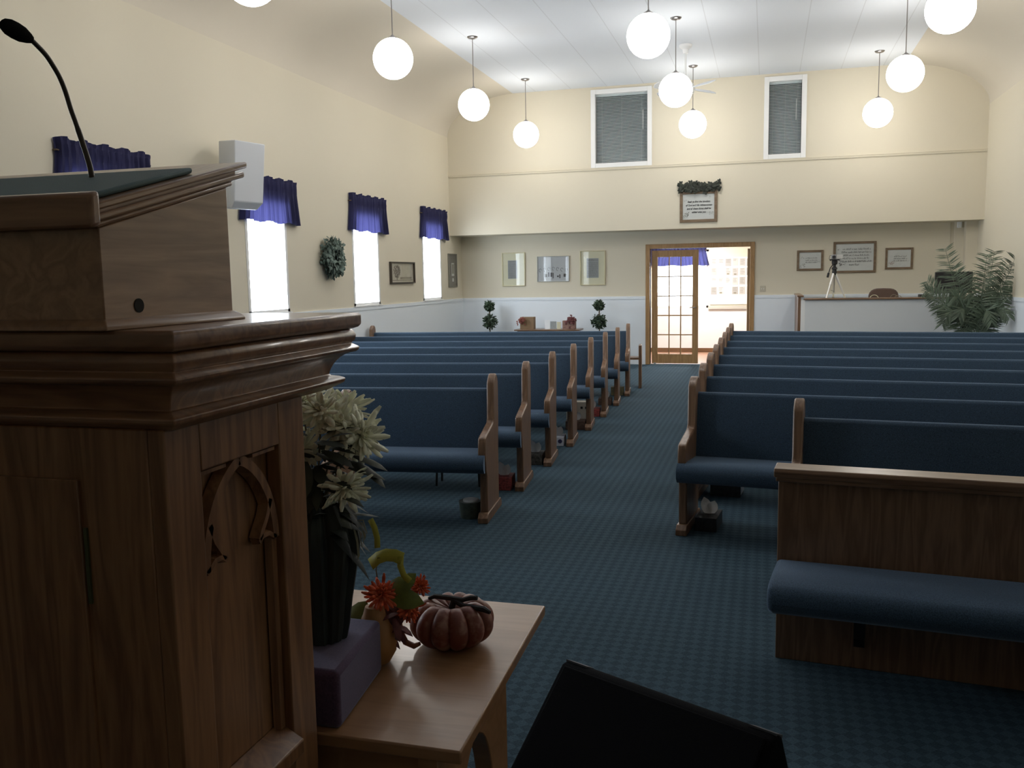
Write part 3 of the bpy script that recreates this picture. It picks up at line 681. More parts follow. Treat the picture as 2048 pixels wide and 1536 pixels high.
lf = MB(); rn = random.Random(11)
for i in range(46):      # long dark leaves hanging from the neck
    a = rn.uniform(0, 2*PI); t = rn.uniform(0.5, 1.0)
    p = Vector((0.035*math.cos(a), 0.035*math.sin(a), 0.22+rn.uniform(0, 0.09)))
    dd = Vector((math.cos(a)*0.8, math.sin(a)*0.8, rn.uniform(-1.4, 0.5)))
    lf.leaf(p, dd, Vector((math.cos(a)*0.3, math.sin(a)*0.3, 1)), rn.uniform(0.07, 0.12), rn.uniform(0.02, 0.035), 0.5)
lf.build('hanging_leaves', M_vase, fv, smooth=True)
def mum(pos, dr, r, seed):
    rn = random.Random(seed); mb = MB(); d = Vector(dr).normalized(); u = d.orthogonal().normalized(); v = d.cross(u); p = Vector(pos)
    for ring_, (n, spread, ln) in enumerate(((9, 0.25, 0.55), (12, 0.6, 0.75), (14, 1.0, 0.95), (15, 1.5, 1.05), (10, 2.0, 0.9))):
        for i in range(n):
            a = 2*PI*(i+rn.uniform(-0.2, 0.2))/n + ring_*0.3
            spj = spread+rn.uniform(-0.25, 0.25); o = u*math.cos(a)+v*math.sin(a); q = (d*math.cos(spj)+o*math.sin(spj))
            mb.leaf(p+q*0.004, q, -d if spread > 1.2 else d*0.4-o, r*ln*rn.uniform(0.75, 1.25), r*0.23, rn.uniform(-0.1, 0.45), 5, True)
    return mb
base0 = Vector((-0.945, 1.735, vz))
heads = [((-0.990, 1.77, 1.305), (-0.2, -0.5, 1), 0.060), ((-0.940, 1.76, 1.290), (0.1, -0.7, 0.8), 0.058), ((-0.900, 1.77, 1.262), (0.4, -0.8, 0.6), 0.058), ((-0.862, 1.79, 1.235), (0.9, -0.3, 0.3), 0.064),
         ((-0.872, 1.72, 1.135), (0.7, -0.5, -0.6), 0.058), ((-0.985, 1.74, 1.205), (-0.1, -1, 0.1), 0.055), ((-0.885, 1.80, 1.235), (0.6, -0.8, 0.0), 0.056), ((-1.05, 1.82, 1.25), (-0.6, -0.3, 0.8), 0.060), ((-0.95, 1.90, 1.28), (0, 0.6, 0.8), 0.058)]
for i, (p, dr, r) in enumerate(heads):
    lp = Vector(p)-base0
    h = mum(lp, dr, r*0.92, 20+i).build('flower_head', M_petal, fv, smooth=True, solid=0.0012)
    m = lp*0.5+Vector((0, 0, 0.13))
    MB().tube([(0.0, 0, 0.28), (lp.x*0.35, lp.y*0.35, 0.28+(lp.z-0.28)*0.45), (lp.x*0.8, lp.y*0.8, 0.28+(lp.z-0.28)*0.8), lp], 0.0022, 6).build('stem', M_stem, h, smooth=True)
lf = MB(); rn = random.Random(5)
for i in range(110):
    a = rn.uniform(0, 2*PI); z = rn.uniform(0.26, 0.48); rr = rn.uniform(0.0, 0.07)
    p = Vector((rr*math.cos(a), rr*math.sin(a), z)); dd = Vector((math.cos(a), math.sin(a), rn.uniform(-0.6, 0.5)))
    lf.leaf(p, dd, Vector((0, 0, 1)), rn.uniform(0.04, 0.075), rn.uniform(0.022, 0.038), rn.uniform(0, 0.5))
for p, dd in (((0.075, 0.03, 0.41), (1, 0.1, -0.25)), ((0.085, 0.03, 0.395), (1, 0.0, -0.6)), ((0.06, 0.03, 0.40), (1, 0.0, -0.35)), ((0.07, 0.02, 0.385), (1, 0.1, -0.15)), ((0.02, -0.03, 0.45), (0.9, -0.3, 0.1)), ((0.03, -0.02, 0.43), (1, -0.2, -0.25)), ((-0.03, -0.04, 0.43), (-0.2, -0.6, -0.7)), ((0.0, -0.05, 0.41), (0.2, -0.5, -0.8)), ((-0.05, -0.02, 0.50), (-0.4, -0.4, 0.9))):
    lf.leaf(p, dd, Vector((0, 0, 1)), 0.085, 0.042, 0.15)
lf.build('foliage', M_dleaf, fv, smooth=True)
lf = MB()
for i in range(22):      # straw spray at the right
    a = rn.uniform(-0.5, 0.5); lf.tube([(0.055, 0, 0.27), (0.080, 0.01*a, 0.28-0.02*a), (0.10+0.01*a, 0.02*a, 0.25+0.05*a), (0.105+0.012*a, 0.03*a, 0.215+0.06*a)], 0.0009, 4)
lf.build('straw_spray', plain('straw', (0.25, 0.24, 0.17), 0.8), fv)
# autumn arrangement: ochre gourd, orange blossoms, olive leaves and a yellow ribbon
au = empty('autumn_arrangement', (-0.895, 1.93, TZ), 0, 'autumn arrangement of orange blossoms, olive leaves and yellow ribbon between vase and pumpkin', 'decoration')
MB().lathe([(0.0001, 0), (0.035, 0.004), (0.050, 0.03), (0.052, 0.055), (0.042, 0.09), (0.028, 0.12), (0.022, 0.14), (0.0001, 0.145)], (0, -0.03, 0)).build('gourd', M_ochre, au, smooth=True)
MB().tube([(0.02, 0.02, 0.12), (0.035, 0.03, 0.09), (0.040, 0.03, 0.055), (0.050, 0.035, 0.028), (0.075, 0.03, 0.022), (0.09, 0.03, 0.03)], [0.007, 0.008, 0.008, 0.008, 0.007, 0.005], 10).build('curled_handle', plain('terracotta_handle', (0.30, 0.12, 0.07), 0.5), au, smooth=True)
for p, r, sd in (((0.015, -0.02, 0.165), 0.036, 1), ((0.072, 0.01, 0.125), 0.030, 2), ((0.085, 0.05, 0.168), 0.022, 3)):
    mum(p, (0.2, -0.8, 0.6), r, sd).build('orange_blossom', M_orange, au, smooth=True, solid=0.001)
lf = MB(); rn = random.Random(9)
for i in range(30):
    a = rn.uniform(-2.6, 0.6); p = Vector((0.03+rn.uniform(-0.03, 0.04), rn.uniform(-0.02, 0.03), 0.09+rn.uniform(-0.03, 0.05)))
    lf.leaf(p, (math.cos(a), math.sin(a)*0.6, rn.uniform(-1.0, 0.2)), (0, 0, 1), rn.uniform(0.03, 0.06), rn.uniform(0.018, 0.03), 0.3)
lf.build('burgundy_leaves', M_burg, au, smooth=True)
lf = MB()
for p, dd, l, w in (((0.02, 0.0, 0.165), (1, 0, 0.55), 0.075, 0.055), ((0.03, 0.0, 0.155), (1, -0.1, 0.0), 0.085, 0.052), ((0.0, -0.02, 0.13), (-0.6, -0.4, -0.5), 0.07, 0.05), ((-0.02, -0.02, 0.14), (-0.9, -0.4, -0.7), 0.08, 0.05), ((0.05, 0.02, 0.17), (0.7, 0.2, 0.9), 0.05, 0.04)):
    lf.leaf(p, dd, (0, -0.8, 0.7), l, w, 0.2)
lf.build('olive_leaves', M_oliv, au, smooth=True)
def ribbon(pts, w):
    mb = MB(); pts = [Vector(p) for p in pts]; vs = []
    for i, p in enumerate(pts):
        t = (pts[min(i+1, len(pts)-1)]-pts[max(i-1, 0)]).normalized(); s = t.cross(Vector((0, 1, 0))).normalized()
        s = (s*0.95+Vector((0, 0.35, 0.1))).normalized(); vs += [p-s*w/2, p+s*w/2]
    return mb.add(vs, [(2*i, 2*i+1, 2*i+3, 2*i+2) for i in range(len(pts)-1)])
rb0 = [(-0.012, 0, 0.345), (-0.004, 0, 0.32), (0.002, 0.0, 0.295), (0.0, 0, 0.27), (-0.012, 0, 0.252), (0.0, 0.0, 0.262), (0.02, 0, 0.268), (0.045, 0, 0.268), (0.056, 0, 0.262), (0.058, 0, 0.245), (0.054, 0, 0.228), (0.062, 0, 0.21), (0.075, 0, 0.20)]
rbm = MB()
for P_, w_ in (([(-0.016, 0, 0.345), (-0.006, 0, 0.325), (0.0, 0, 0.300), (0.0, 0, 0.275)], 0.014), ([(-0.020, 0, 0.232), (0.0, 0, 0.250), (0.022, 0, 0.259), (0.045, 0, 0.259), (0.064, 0, 0.252)], 0.030), ([(0.060, 0, 0.258), (0.058, 0, 0.235), (0.066, 0, 0.212), (0.082, 0, 0.198)], 0.015)):
    q_ = ribbon(P_, w_); rbm.add(q_.v, q_.f)
rbm.build('ribbon', M_yell, au, smooth=True, solid=0.001)
MB().tube([(0.0, 0, 0.17), (-0.006, 0, 0.22), (0.0, 0, 0.25), (0.05, 0, 0.252)], 0.0015, 6).build('ribbon_wire', M_stem, au)

# ------------------------------------------------------------------ black stage monitor on the floor
sm = empty('stage_monitor', (-0.598, 2.695, 0), 0, 'black cloth covered wedge stage monitor on the carpet, bottom centre', 'speaker')
A = Vector((0.0, 0.0, 0)); e1 = Vector((0.651, -0.330, 0)); e1n = e1.normalized(); dn = Vector((e1n.y, -e1n.x, 0))   # dn points towards the pulpit side
wl = e1.length
def wpt(u, v, z): return tuple(e1n*u + dn*v + Vector((0, 0, z)))
prof = [(0.0, 0.355), (0.03, 0.352), (0.295, 0.095), (0.275, 0.0), (-0.10, 0.0), (-0.14, 0.05), (-0.02, 0.34)]
vs = [wpt(0, v, z) for v, z in prof] + [wpt(wl, v, z) for v, z in prof]
n = len(prof)
MB().add(vs, [tuple(range(n-1, -1, -1)), tuple(range(n, 2*n))]+[(i, (i+1) % n, n+(i+1) % n, n+i) for i in range(n)]).build('cabinet', M_blackf, sm, bevel=0.012, seg=3)
g = [(0.035, 0.348), (0.285, 0.104), (0.291, 0.112), (0.041, 0.356)]
vs = [wpt(0.02, v, z) for v, z in g] + [wpt(wl-0.02, v, z) for v, z in g]
MB().add(vs, [(3, 2, 1, 0), (4, 5, 6, 7), (0, 1, 5, 4), (1, 2, 6, 5), (2, 3, 7, 6), (3, 0, 4, 7)]).build('grille', M_blackf, sm, bevel=0.006)
for u in (0.045, wl-0.045):
    a, b = u-0.04, u+0.04
    vs = [wpt(a, 0.012, 0.360), wpt(b, 0.012, 0.360), wpt(b, -0.028, 0.340), wpt(a, -0.028, 0.340), wpt(a, 0.012, 0.352), wpt(b, 0.012, 0.352), wpt(b, -0.024, 0.330), wpt(a, -0.024, 0.330)]
    MB().add(vs, [(0, 1, 2, 3), (7, 6, 5, 4), (0, 4, 5, 1), (1, 5, 6, 2), (2, 6, 7, 3), (3, 7, 4, 0)]).build('corner_guard', MATS.get('grey_corner') or plain('grey_corner', (0.06, 0.06, 0.065), 0.6), sm)

# ------------------------------------------------------------------ pendant globes
def globe_light(label):
    root = empty('pendant_light', (0, 0, ZC), 0, label, 'pendant light', 'white globe pendants')
    MB().lathe([(0.0001, -0.028), (0.03, -0.027), (0.055, -0.018), (0.068, -0.006), (0.07, 0)], seg=28).build('canopy', M_steel, root, smooth=True)
    MB().tube([(0, 0, -0.02), (0, 0, -0.66)], 0.0055, 8).build('rod', M_steel, root, smooth=True)
    MB().lathe([(0.045, -0.67), (0.045, -0.65), (0.02, -0.635), (0.006, -0.62)], seg=20).build('fitter', M_steel, root, smooth=True)
    pr = [(0.205*math.sin(PI*i/20), -0.86-0.205*math.cos(PI*i/20)) for i in range(21)]; pr[0] = (0.0001, pr[0][1]); pr[-1] = (0.0001, pr[-1][1])
    MB().lathe(pr, seg=40).build('globe', M_globe, root, smooth=True)
    return root
GX = [-3.74, -1.12, 1.50]; GY = [14.2, 11.53, 8.87, 6.2]
GL = {(0, 0): 'white globe pendant, farthest in the left row, nearest the left upper window', (0, 1): 'white globe pendant, second from the back wall in the left row', (0, 2): 'white globe pendant, third from the back wall in the left row, above the valances',
      (0, 3): 'white globe pendant cut off at the top left, nearest of the left row', (1, 0): 'white globe pendant low before the end wall, above the framed verse', (1, 1): 'white globe pendant hiding the ceiling fan hub, second in the middle row',
      (1, 2): 'largest white globe pendant of the middle row, near the top centre', (2, 0): 'white globe pendant, farthest in the right row, right of the narrow upper window', (2, 1): 'white globe pendant, second from the back wall in the right row', (2, 2): 'large white globe pendant cut off at the top right corner',
      (1, 3): 'white globe pendant nearest the pulpit in the middle row, above the frame', (2, 3): 'white globe pendant nearest the pulpit in the right row, above the frame'}
src = None
for i, x in enumerate(GX):
    for j, y in enumerate(GY):
        if src is None: src = globe_light(GL[(i, j)]); src.location = (x, y, ZC)
        else: dup(src, (x, y, ZC), None, GL[(i, j)])
# ceiling fan
fn = empty('ceiling_fan', (-1.12, 12.9, ZC), 0, 'white ceiling fan on a long rod, half hidden behind a globe', 'ceiling fan')
MB().lathe([(0.0001, -0.12), (0.035, -0.115), (0.045, -0.06), (0.085, -0.03), (0.09, 0)], seg=24).build('canopy', M_trimw, fn, smooth=True)
MB().tube([(0, 0, -0.10), (0, 0, -0.50)], 0.014, 10).build('rod', M_trimw, fn, smooth=True)
MB().lathe([(0.0001, -0.68), (0.06, -0.675), (0.12, -0.64), (0.13, -0.58), (0.11, -0.52), (0.04, -0.49), (0.014, -0.48)], seg=28).build('motor', M_trimw, fn, smooth=True)
for k in range(4):
    a = R(-42+90*k); mb = MB()
    pts = [(0.18, -0.05), (0.26, -0.065), (0.46, -0.075), (0.53, -0.06), (0.56, 0), (0.53, 0.06), (0.46, 0.075), (0.26, 0.065), (0.18, 0.05)]
    mb.prism(pts, 'z', -0.004, 0.004).box(0.09, 0.20, -0.015, 0.015, -0.006, 0.0)
    mb.xf(Matrix.Translation((0, 0, -0.58)) @ Matrix.Rotation(a, 4, 'Z') @ Matrix.Rotation(R(26), 4, 'X'))
    mb.build('blade', M_white, fn, bevel=0.003)

# ------------------------------------------------------------------ wall speaker
sp = empty('wall_speaker', (XL, 8.15, 2.62), 0, 'white trapezoid loudspeaker on a bracket on the left wall', 'speaker')
sb = MB()
for z, (f, wf) in ((-0.33, (0.085, 0.165)), (-0.26, (0.150, 0.190)), (0.33, (0.165, 0.200))):
    sb.v += [(-0.12, -0.15, z), (f, -wf, z), (f, wf, z), (-0.12, 0.15, z)]
sb.f += [(3, 2, 1, 0), (8, 9, 10, 11)] + [(i*4+k, i*4+(k+1) % 4, i*4+4+(k+1) % 4, i*4+4+k) for i in (0, 1) for k in range(4)]
mx = Matrix.Translation((0.27, 0, 0.02)) @ Matrix.Rotation(R(-15), 4, 'Z') @ Matrix.Rotation(R(4), 4, 'Y')
sb.xf(mx); sb.build('cabinet', M_speaker, sp, bevel=0.010, seg=3)
MB().box(0, 0.02, -0.06, 0.06, -0.12, 0.12).tube([(0.02, 0, 0), (0.20, 0, 0)], 0.02).build('bracket', M_trimw, sp)
# ------------------------------------------------------------------ wreath
wr = empty('wreath', (XL, 10.52, 1.86), 0, 'round grey green eucalyptus wreath on the left wall between two windows', 'wreath')
lf = MB(); rn = random.Random(4)
for i in range(760):
    a = rn.uniform(0, 2*PI); rr = 0.155+rn.gauss(0, 0.045)
    p = Vector((0.02+0.13*rn.random(), rr*math.cos(a), rr*math.sin(a)))
    q = a+rn.uniform(-1.8, 1.8)
    dd = Vector((rn.uniform(-0.2, 1.0), math.cos(q), math.sin(q)))
    lf.leaf(p, dd, (1, rn.uniform(-.8, .8), rn.uniform(-.8, .8)), rn.uniform(0.045, 0.070), rn.uniform(0.032, 0.046), 0.3, 3)
for a in (0.05, 0.22, -0.12, -0.85):
    for t in range(3): lf.leaf((0.09, 0.21*math.cos(a), 0.21*math.sin(a)), (0.4, math.cos(a+rn.uniform(-.4, .4)), math.sin(a+rn.uniform(-.4, .4))), (1, 0, 0), 0.085, 0.03, 0.2, 3)
lf.build('leaves', M_leafg, wr, smooth=True)
vs, fs = [], []
MB().tube([(0.03, 0.15*math.cos(2*PI*i/24), 0.15*math.sin(2*PI*i/24)) for i in range(25)], 0.028, 8, caps=False).build('vine_ring', M_stem, wr, smooth=True)

# ------------------------------------------------------------------ framed pictures
def picture(name, x0, x1, z0, z1, wall, fw, mframe, mpaper, label, depth=0.025, cat='picture', glassy=True):
    # wall 'b': back wall facing -Y (x0..x1 are x); 'l': left wall facing +X (x0..x1 are y); 'u': upper wall
    w, h = x1-x0, z1-z0
    if wall == 'b': root = empty(name, (x0, YB, z0), 0, label, cat)
    elif wall == 'u': root = empty(name, (x0, YS, z0), 0, label, cat)
    else: root = empty(name, (XL, x0, z0), PI/2, label, cat)
    # local: x along the wall, -y into the room
    MB().box(0, fw, -depth, 0, 0, h).box(w-fw, w, -depth, 0, 0, h).box(fw, w-fw, -depth, 0, 0, fw).box(fw, w-fw, -depth, 0, h-fw, h).build('frame', mframe, root, bevel=0.004)
    MB().box(fw, w-fw, -0.010, 0, fw, h-fw).build('sheet', mpaper, root)
    if glassy: MB().box(fw, w-fw, -0.016, -0.014, fw, h-fw).build('glazing', M_glass, root)
    return root, w, h
def text(parent, body, size, loc, mat, align='CENTER', sx=1.0):
    cu = bpy.data.curves.new('lettering', 'FONT'); cu.body = body; cu.size = size; cu.align_x = align; cu.align_y = 'CENTER'; cu.shear = 0.25; cu.extrude = 0.0004; cu.offset = 0.0012
    o = bpy.data.objects.new('lettering', cu); C.objects.link(o); o.parent = parent; o.location = loc; o.rotation_euler = (PI/2, 0, 0); o.scale = (sx, 1, 1)
    cu.materials.append(mat)
    bpy.context.view_layer.update()
    me = bpy.data.meshes.new_from_object(o.evaluated_get(bpy.context.evaluated_depsgraph_get())); me.name = 'lettering'
    q = bpy.data.objects.new('lettering', me); C.objects.link(q); q.parent = parent; q.location = loc; q.rotation_euler = (PI/2, 0, 0); q.scale = (sx, 1, 1)
    bpy.data.objects.remove(o); q.name = 'lettering'; return q
def scribble(parent, lines, x0, x1, z, dz, hgt, mat, seed=1, y=-0.0115, centered=False):
    # illegible lines of writing: short pen strokes grouped into words
    rn = random.Random(seed); mb = MB()
    for k in range(lines):
        ind = rn.uniform(0, (x1-x0)*0.12) if centered else 0
        x = x0+ind; xe = x1-ind; zz = z-k*dz
        while x < xe:
            wl_ = rn.randint(2, 8)
            for t in range(wl_):
                hh = hgt*rn.uniform(0.45, 0.75) if rn.random() < 0.75 else hgt
                mb.box(x, x+hgt*0.13, y-0.001, y, zz, zz+hh)
                if rn.random() < 0.6: q = zz+(hh*0.8 if rn.random() < 0.5 else 0.0); mb.box(x, x+hgt*0.36, y-0.001, y, q, q+hgt*0.13)
                x += hgt*0.36
                if x > xe: break
            x += hgt*0.35
    return mb.build('handwriting', mat, parent)
def sprig(parent, cx, cz, r, mat, seed, n=14):
    rn = random.Random(seed); mb = MB()
    for i in range(n):
        a = rn.uniform(0, 2*PI); p = Vector((cx+rn.uniform(-r, r)*0.8, -0.0125, cz+rn.uniform(-r, r)*0.6)); d = Vector((math.cos(a), 0, math.sin(a)))
        s = Vector((-math.sin(a), 0, math.cos(a))); l = r*0.4; mb.add([p, p+d*l*0.5+s*l*0.2, p+d*l, p+d*l*0.5-s*l*0.2], [(0, 1, 2, 3)])
    return mb.build('painted_sprig', mat, parent)
M_sprig = plain('printed_sprig', (0.14, 0.15, 0.12), 0.8)
# verse on the upper wall
r, w, h = picture('framed_verse', -1.398, -0.795, 2.415, 2.92, 'u', 0.048, M_frame, M_paper, 'framed handwritten verse with dark ivy on top, above the doorway', cat='picture')
for k, t in enumerate(('Seek ye first the kingdom', 'of God and His righteousness', 'and all these things shall be', 'added unto you')):
    text(r, t, 0.043, (w/2+0.005, -0.0122, h*0.66-k*0.056), M_ink, sx=0.82)
sprig(r, 0.10, 0.13, 0.055, M_sprig, 1, 22); sprig(r, w-0.10, 0.15, 0.04, M_sprig, 2, 12); sprig(r, w-0.13, h-0.10, 0.03, M_sprig, 3, 8); sprig(r, 0.09, h-0.15, 0.03, M_inkg, 4, 8)
gv = empty('ivy_swag', (-1.09, YS, 2.985), 0, 'dark ivy swag on top of the framed verse above the doorway', 'garland')
lf = MB(); rn = random.Random(8)
for i in range(330):
    u = rn.uniform(-1, 1); hgt = 0.055+0.05*math.exp(-((u+0.25)/0.25)**2)+0.03*math.exp(-((u-0.75)/0.2)**2)
    p = Vector((u*0.30, -0.03-0.05*rn.random(), rn.uniform(-0.6, 0.9)*hgt-0.01)); a = rn.uniform(0, 2*PI)
    lf.leaf(p, (math.cos(a), -0.5*rn.random(), math.sin(a)*0.8), (0, -1, 0.3), rn.uniform(0.04, 0.065), rn.uniform(0.03, 0.045), 0.3, 3)
for p in ((-0.29, -0.05, 0.06), (-0.34, -0.03, 0.02), (0.33, -0.04, 0.07), (0.34, -0.04, -0.05), (-0.3, -0.05, -0.06), (0.1, -0.05, -0.09)):
    for t in range(4): a = rn.uniform(0, 2*PI); lf.leaf(p, (math.cos(a), -0.2, math.sin(a)), (0, -1, 0.3), 0.05, 0.035, 0.2, 3)
lf.build('ivy_leaves', M_leafd, gv, smooth=True)
MB().tube([(-0.30, -0.03, -0.02), (-0.1, -0.03, 0.02), (0.08, -0.03, 0.03), (0.30, -0.03, -0.02)], 0.006, 6).build('vine', M_stem, gv)
# back wall, left group
r, w, h = picture('framed_print', -4.653, -4.219, 1.408, 2.012, 'b', 0.014, M_gold, M_mat1, 'gold framed certificate with wide cream mat, leftmost of three on the back wall')
MB().box(0.11, w-0.15, -0.012, -0.01, 0.135, 0.465).build('printed_sheet', M_papert, r); scribble(r, 1, 0.13, w-0.17, 0.435, 0.02, 0.02, M_ink, 3, -0.0122); scribble(r, 14, 0.125, w-0.165, 0.405, 0.019, 0.010, M_ink, 4, -0.0122)
r, w, h = picture('framed_print', -3.996, -3.402, 1.477, 1.934, 'b', 0.012, plain('silver_frame', (0.5, 0.5, 0.46), 0.3, metal=0.5), plain('grey_print', (0.42, 0.44, 0.45), 0.8), 'wide silver framed drawing of small dark figures, middle of three on the back wall')
rn = random.Random(2); mb = MB()
for i in range(7):
    cx = 0.06+i*0.08; mb.tube([(cx+0.022*math.cos(2*PI*k/10), -0.0115, 0.235-0.01*abs(i-3)+0.03*math.sin(2*PI*k/10)) for k in range(9)], 0.003, 4)
for cx, ww, hh in ((0.20, 0.03, 0.09), (0.245, 0.035, 0.085), (0.29, 0.015, 0.08), (0.41, 0.02, 0.05), (0.49, 0.04, 0.06), (0.37, 0.03, 0.03), (0.14, 0.05, 0.06)): mb.box(cx, cx+ww, -0.0125, -0.011, 0.06+rn.uniform(0, 0.03), 0.06+hh+0.02)
mb.build('drawn_figures', M_ink, r)
r, w, h = picture('framed_print', -3.206, -2.751, 1.405, 2.013, 'b', 0.014, M_gold, M_mat1, 'gold framed certificate with wide cream mat, nearest the doorway')
MB().box(0.12, w-0.12, -0.012, -0.01, 0.13, 0.475).build('printed_sheet', M_papert, r); scribble(r, 1, 0.14, w-0.14, 0.435, 0.02, 0.024, M_ink, 5, -0.0122); scribble(r, 14, 0.135, w-0.135, 0.40, 0.019, 0.010, M_ink, 6, -0.0122)
# back wall, right group
r, w, h = picture('framed_verse', 0.478, 0.896, 1.594, 1.932, 'b', 0.036, M_frame, M_paper, 'small framed handwritten verse left of the big one, near the doorway')
scribble(r, 3, 0.13, w-0.09, 0.20, 0.036, 0.022, M_ink, 7, -0.0122, True); sprig(r, 0.09, 0.085, 0.05, M_sprig, 5, 18); sprig(r, w-0.07, 0.15, 0.03, M_inkg, 6, 10); sprig(r, w-0.09, 0.26, 0.02, M_leaf, 7, 6); sprig(r, 0.09, 0.215, 0.03, M_ink, 8, 10)
r, w, h = picture('framed_verse', 1.049, 1.71, 1.546, 2.057, 'b', 0.038, M_frame, M_paper, 'largest framed handwritten verse on the back wall, behind the camera tripod')
scribble(r, 5, 0.12, w-0.06, 0.375, 0.050, 0.030, M_ink, 9, -0.0122, True); sprig(r, 0.09, 0.385, 0.025, M_ink, 9, 14); scribble(r, 1, 0.25, 0.40, 0.12, 0.05, 0.036, M_ink, 10, -0.0122); sprig(r, 0.14, 0.15, 0.05, M_ink, 10, 26); sprig(r, 0.12, 0.22, 0.04, M_ink, 11, 14)
r, w, h = picture('framed_verse', 1.85, 2.267, 1.592, 1.939, 'b', 0.034, M_frame, M_paper, 'small framed handwritten verse right of the big one, near the palm')
scribble(r, 3, 0.12, w-0.08, 0.20, 0.036, 0.022, M_ink, 12, -0.0122, True); sprig(r, 0.09, 0.10, 0.05, plain('faded_rose', (0.32, 0.22, 0.19), 0.8), 12, 22); sprig(r, w-0.07, 0.13, 0.02, M_inkg, 13, 8)
# left wall
r, w, h = picture('framed_print', 12.475, 13.418, 1.505, 1.835, 'l', 0.022, M_framed, M_sepia, 'dark framed sepia picture of a tree on the left wall', depth=0.04)
mb = MB(); rn = random.Random(6)
for i in range(150):
    a = rn.uniform(0, 2*PI); q = rn.random()**0.5; cx = 0.26+0.13*q*math.cos(a); cz = 0.185+0.095*q*math.sin(a)
    s = 0.014; mb.add([(cx-s, -0.0122, cz), (cx, -0.0122, cz-s), (cx+s, -0.0122, cz), (cx, -0.0122, cz+s)], [(0, 1, 2, 3)])
mb.box(0.25, 0.27, -0.0125, -0.011, 0.05, 0.13).box(0.06, w-0.06, -0.0125, -0.011, 0.045, 0.055)
mb.build('drawn_tree', M_tree, r); scribble(r, 2, 0.38, w-0.10, 0.085, 0.02, 0.018, M_tree, 14, -0.0122)
r, w, h = picture('framed_print', 15.051, 15.487, 1.411, 2.006, 'l', 0.02, M_frameg, plain('grey_mat', (0.13, 0.125, 0.115), 0.8), 'tall grey matted frame in the far left corner under the soffit')
MB().box(0.16, 0.30, -0.012, -0.010, 0.20, 0.43).box(0.19, 0.27, -0.012, -0.010, 0.10, 0.16).build('printed_strip', M_paper, r)
MB().box(0.175, 0.285, -0.0135, -0.012, 0.24, 0.41).build('photo', M_inkg, r)
# switches, sensor
def plate(x, z, label, n=2):
    o = empty('light_switch', (x, YB, z), 0, label, 'switch'); MB().box(0, 0.09 if n > 1 else 0.065, -0.008, 0, 0, 0.10).build('cover_plate', plain('plate_'+str(n), (0.50, 0.46, 0.36) if n > 1 else (0.52, 0.54, 0.54), 0.5), o, bevel=0.003)
    for k in range(n): MB().box(0.022+k*0.035, 0.030+k*0.035, -0.016, -0.008, 0.04, 0.06).build('toggle', M_trimw, o)
plate(-0.109, 1.255, 'beige double switch plate on the wall right of the doorway'); plate(-2.615, 0.98, 'small white switch plate on the wainscot beside the right topiary', 1)
o = MB().prism([(0, 0), (0.07, 0.0), (0.07, 0.10), (0.0, 0.10)], 'y', YB-0.10, YB-0.04).build('motion_sensor', M_white, bevel=0.015, seg=3); o.location = (2.885, 0, 2.225); tag(o, 'small white motion sensor under the soffit in the right corner', 'sensor')
tag(MB().tube([(2.80, YB-0.012, 2.32), (2.80, YB-0.012, 1.20)], 0.006, 8).build('conduit', M_wall), 'thin cream cable conduit running down the back wall near the right corner', 'conduit')

# ------------------------------------------------------------------ back wall table and topiaries
bt = empty('side_table', (-4.29, 15.25, 0), 0, 'small oak side table against the back wall between two topiaries', 'table')
MB().box(0, 1.17, 0, 0.40, 0.625, 0.65).build('tabletop', M_oaky, bt, bevel=0.004)
MB().box(0.05, 1.12, 0.03, 0.37, 0.53, 0.625).build('drawer_box', M_oaky, bt)
for x, y in ((0.05, 0.03), (1.08, 0.03), (0.05, 0.33), (1.08, 0.33)): MB().box(x, x+0.04, y, y+0.04, 0, 0.53).build('leg', M_oak, bt)
for x in (0.33, 0.45, 0.85, 0.97): MB().lathe([(0.0001, 0.02), (0.012, 0.016), (0.012, 0.006), (0.006, 0)], seg=10).xf(Matrix.Translation((x, 0.03, 0.585)) @ Matrix.Rotation(PI/2, 4, 'X')).build('knob', M_trimw, bt)
def blooms(parent, c, r, mat, seed, n=60):
    rn = random.Random(seed); lf = MB()
    for i in range(n):
        p = Vector(c)+Vector((rn.gauss(0, r*0.4), rn.gauss(0, r*0.3), rn.gauss(0, r*0.35))); a = rn.uniform(0, 2*PI)
        lf.leaf(p, (math.cos(a), rn.uniform(-.6, .2), math.sin(a)), (0, -1, 0.4), r*0.55, r*0.35, 0.3, 3)
    return lf.build('silk_leaves', mat, parent, smooth=True)
b1 = empty('brown_box', (-4.20, 15.33, 0.65), 0, 'brown gift box with rust flowers, left on the small side table', 'box')
MB().box(0, 0.25, 0, 0.14, 0, 0.215).build('box', plain('kraft_box', (0.22, 0.14, 0.075), 0.7), b1, bevel=0.003); blooms(b1, (0.03, -0.05, 0.15), 0.07, plain('rust_leaf', (0.20, 0.055, 0.04), 0.8, var=0.4, bscale=40), 1)
b2 = empty('flower_basket', (-3.43, 15.33, 0.65), 0, 'small patterned box with burgundy leaves, right on the side table', 'box')
MB().box(0, 0.22, 0, 0.13, 0, 0.15).build('box', plain('patterned_box', (0.26, 0.15, 0.12), 0.7, var=0.5, bscale=50), b2, bevel=0.003); blooms(b2, (0.15, -0.02, 0.17), 0.09, M_burg, 2)
cdg = 'cards standing on the side table'
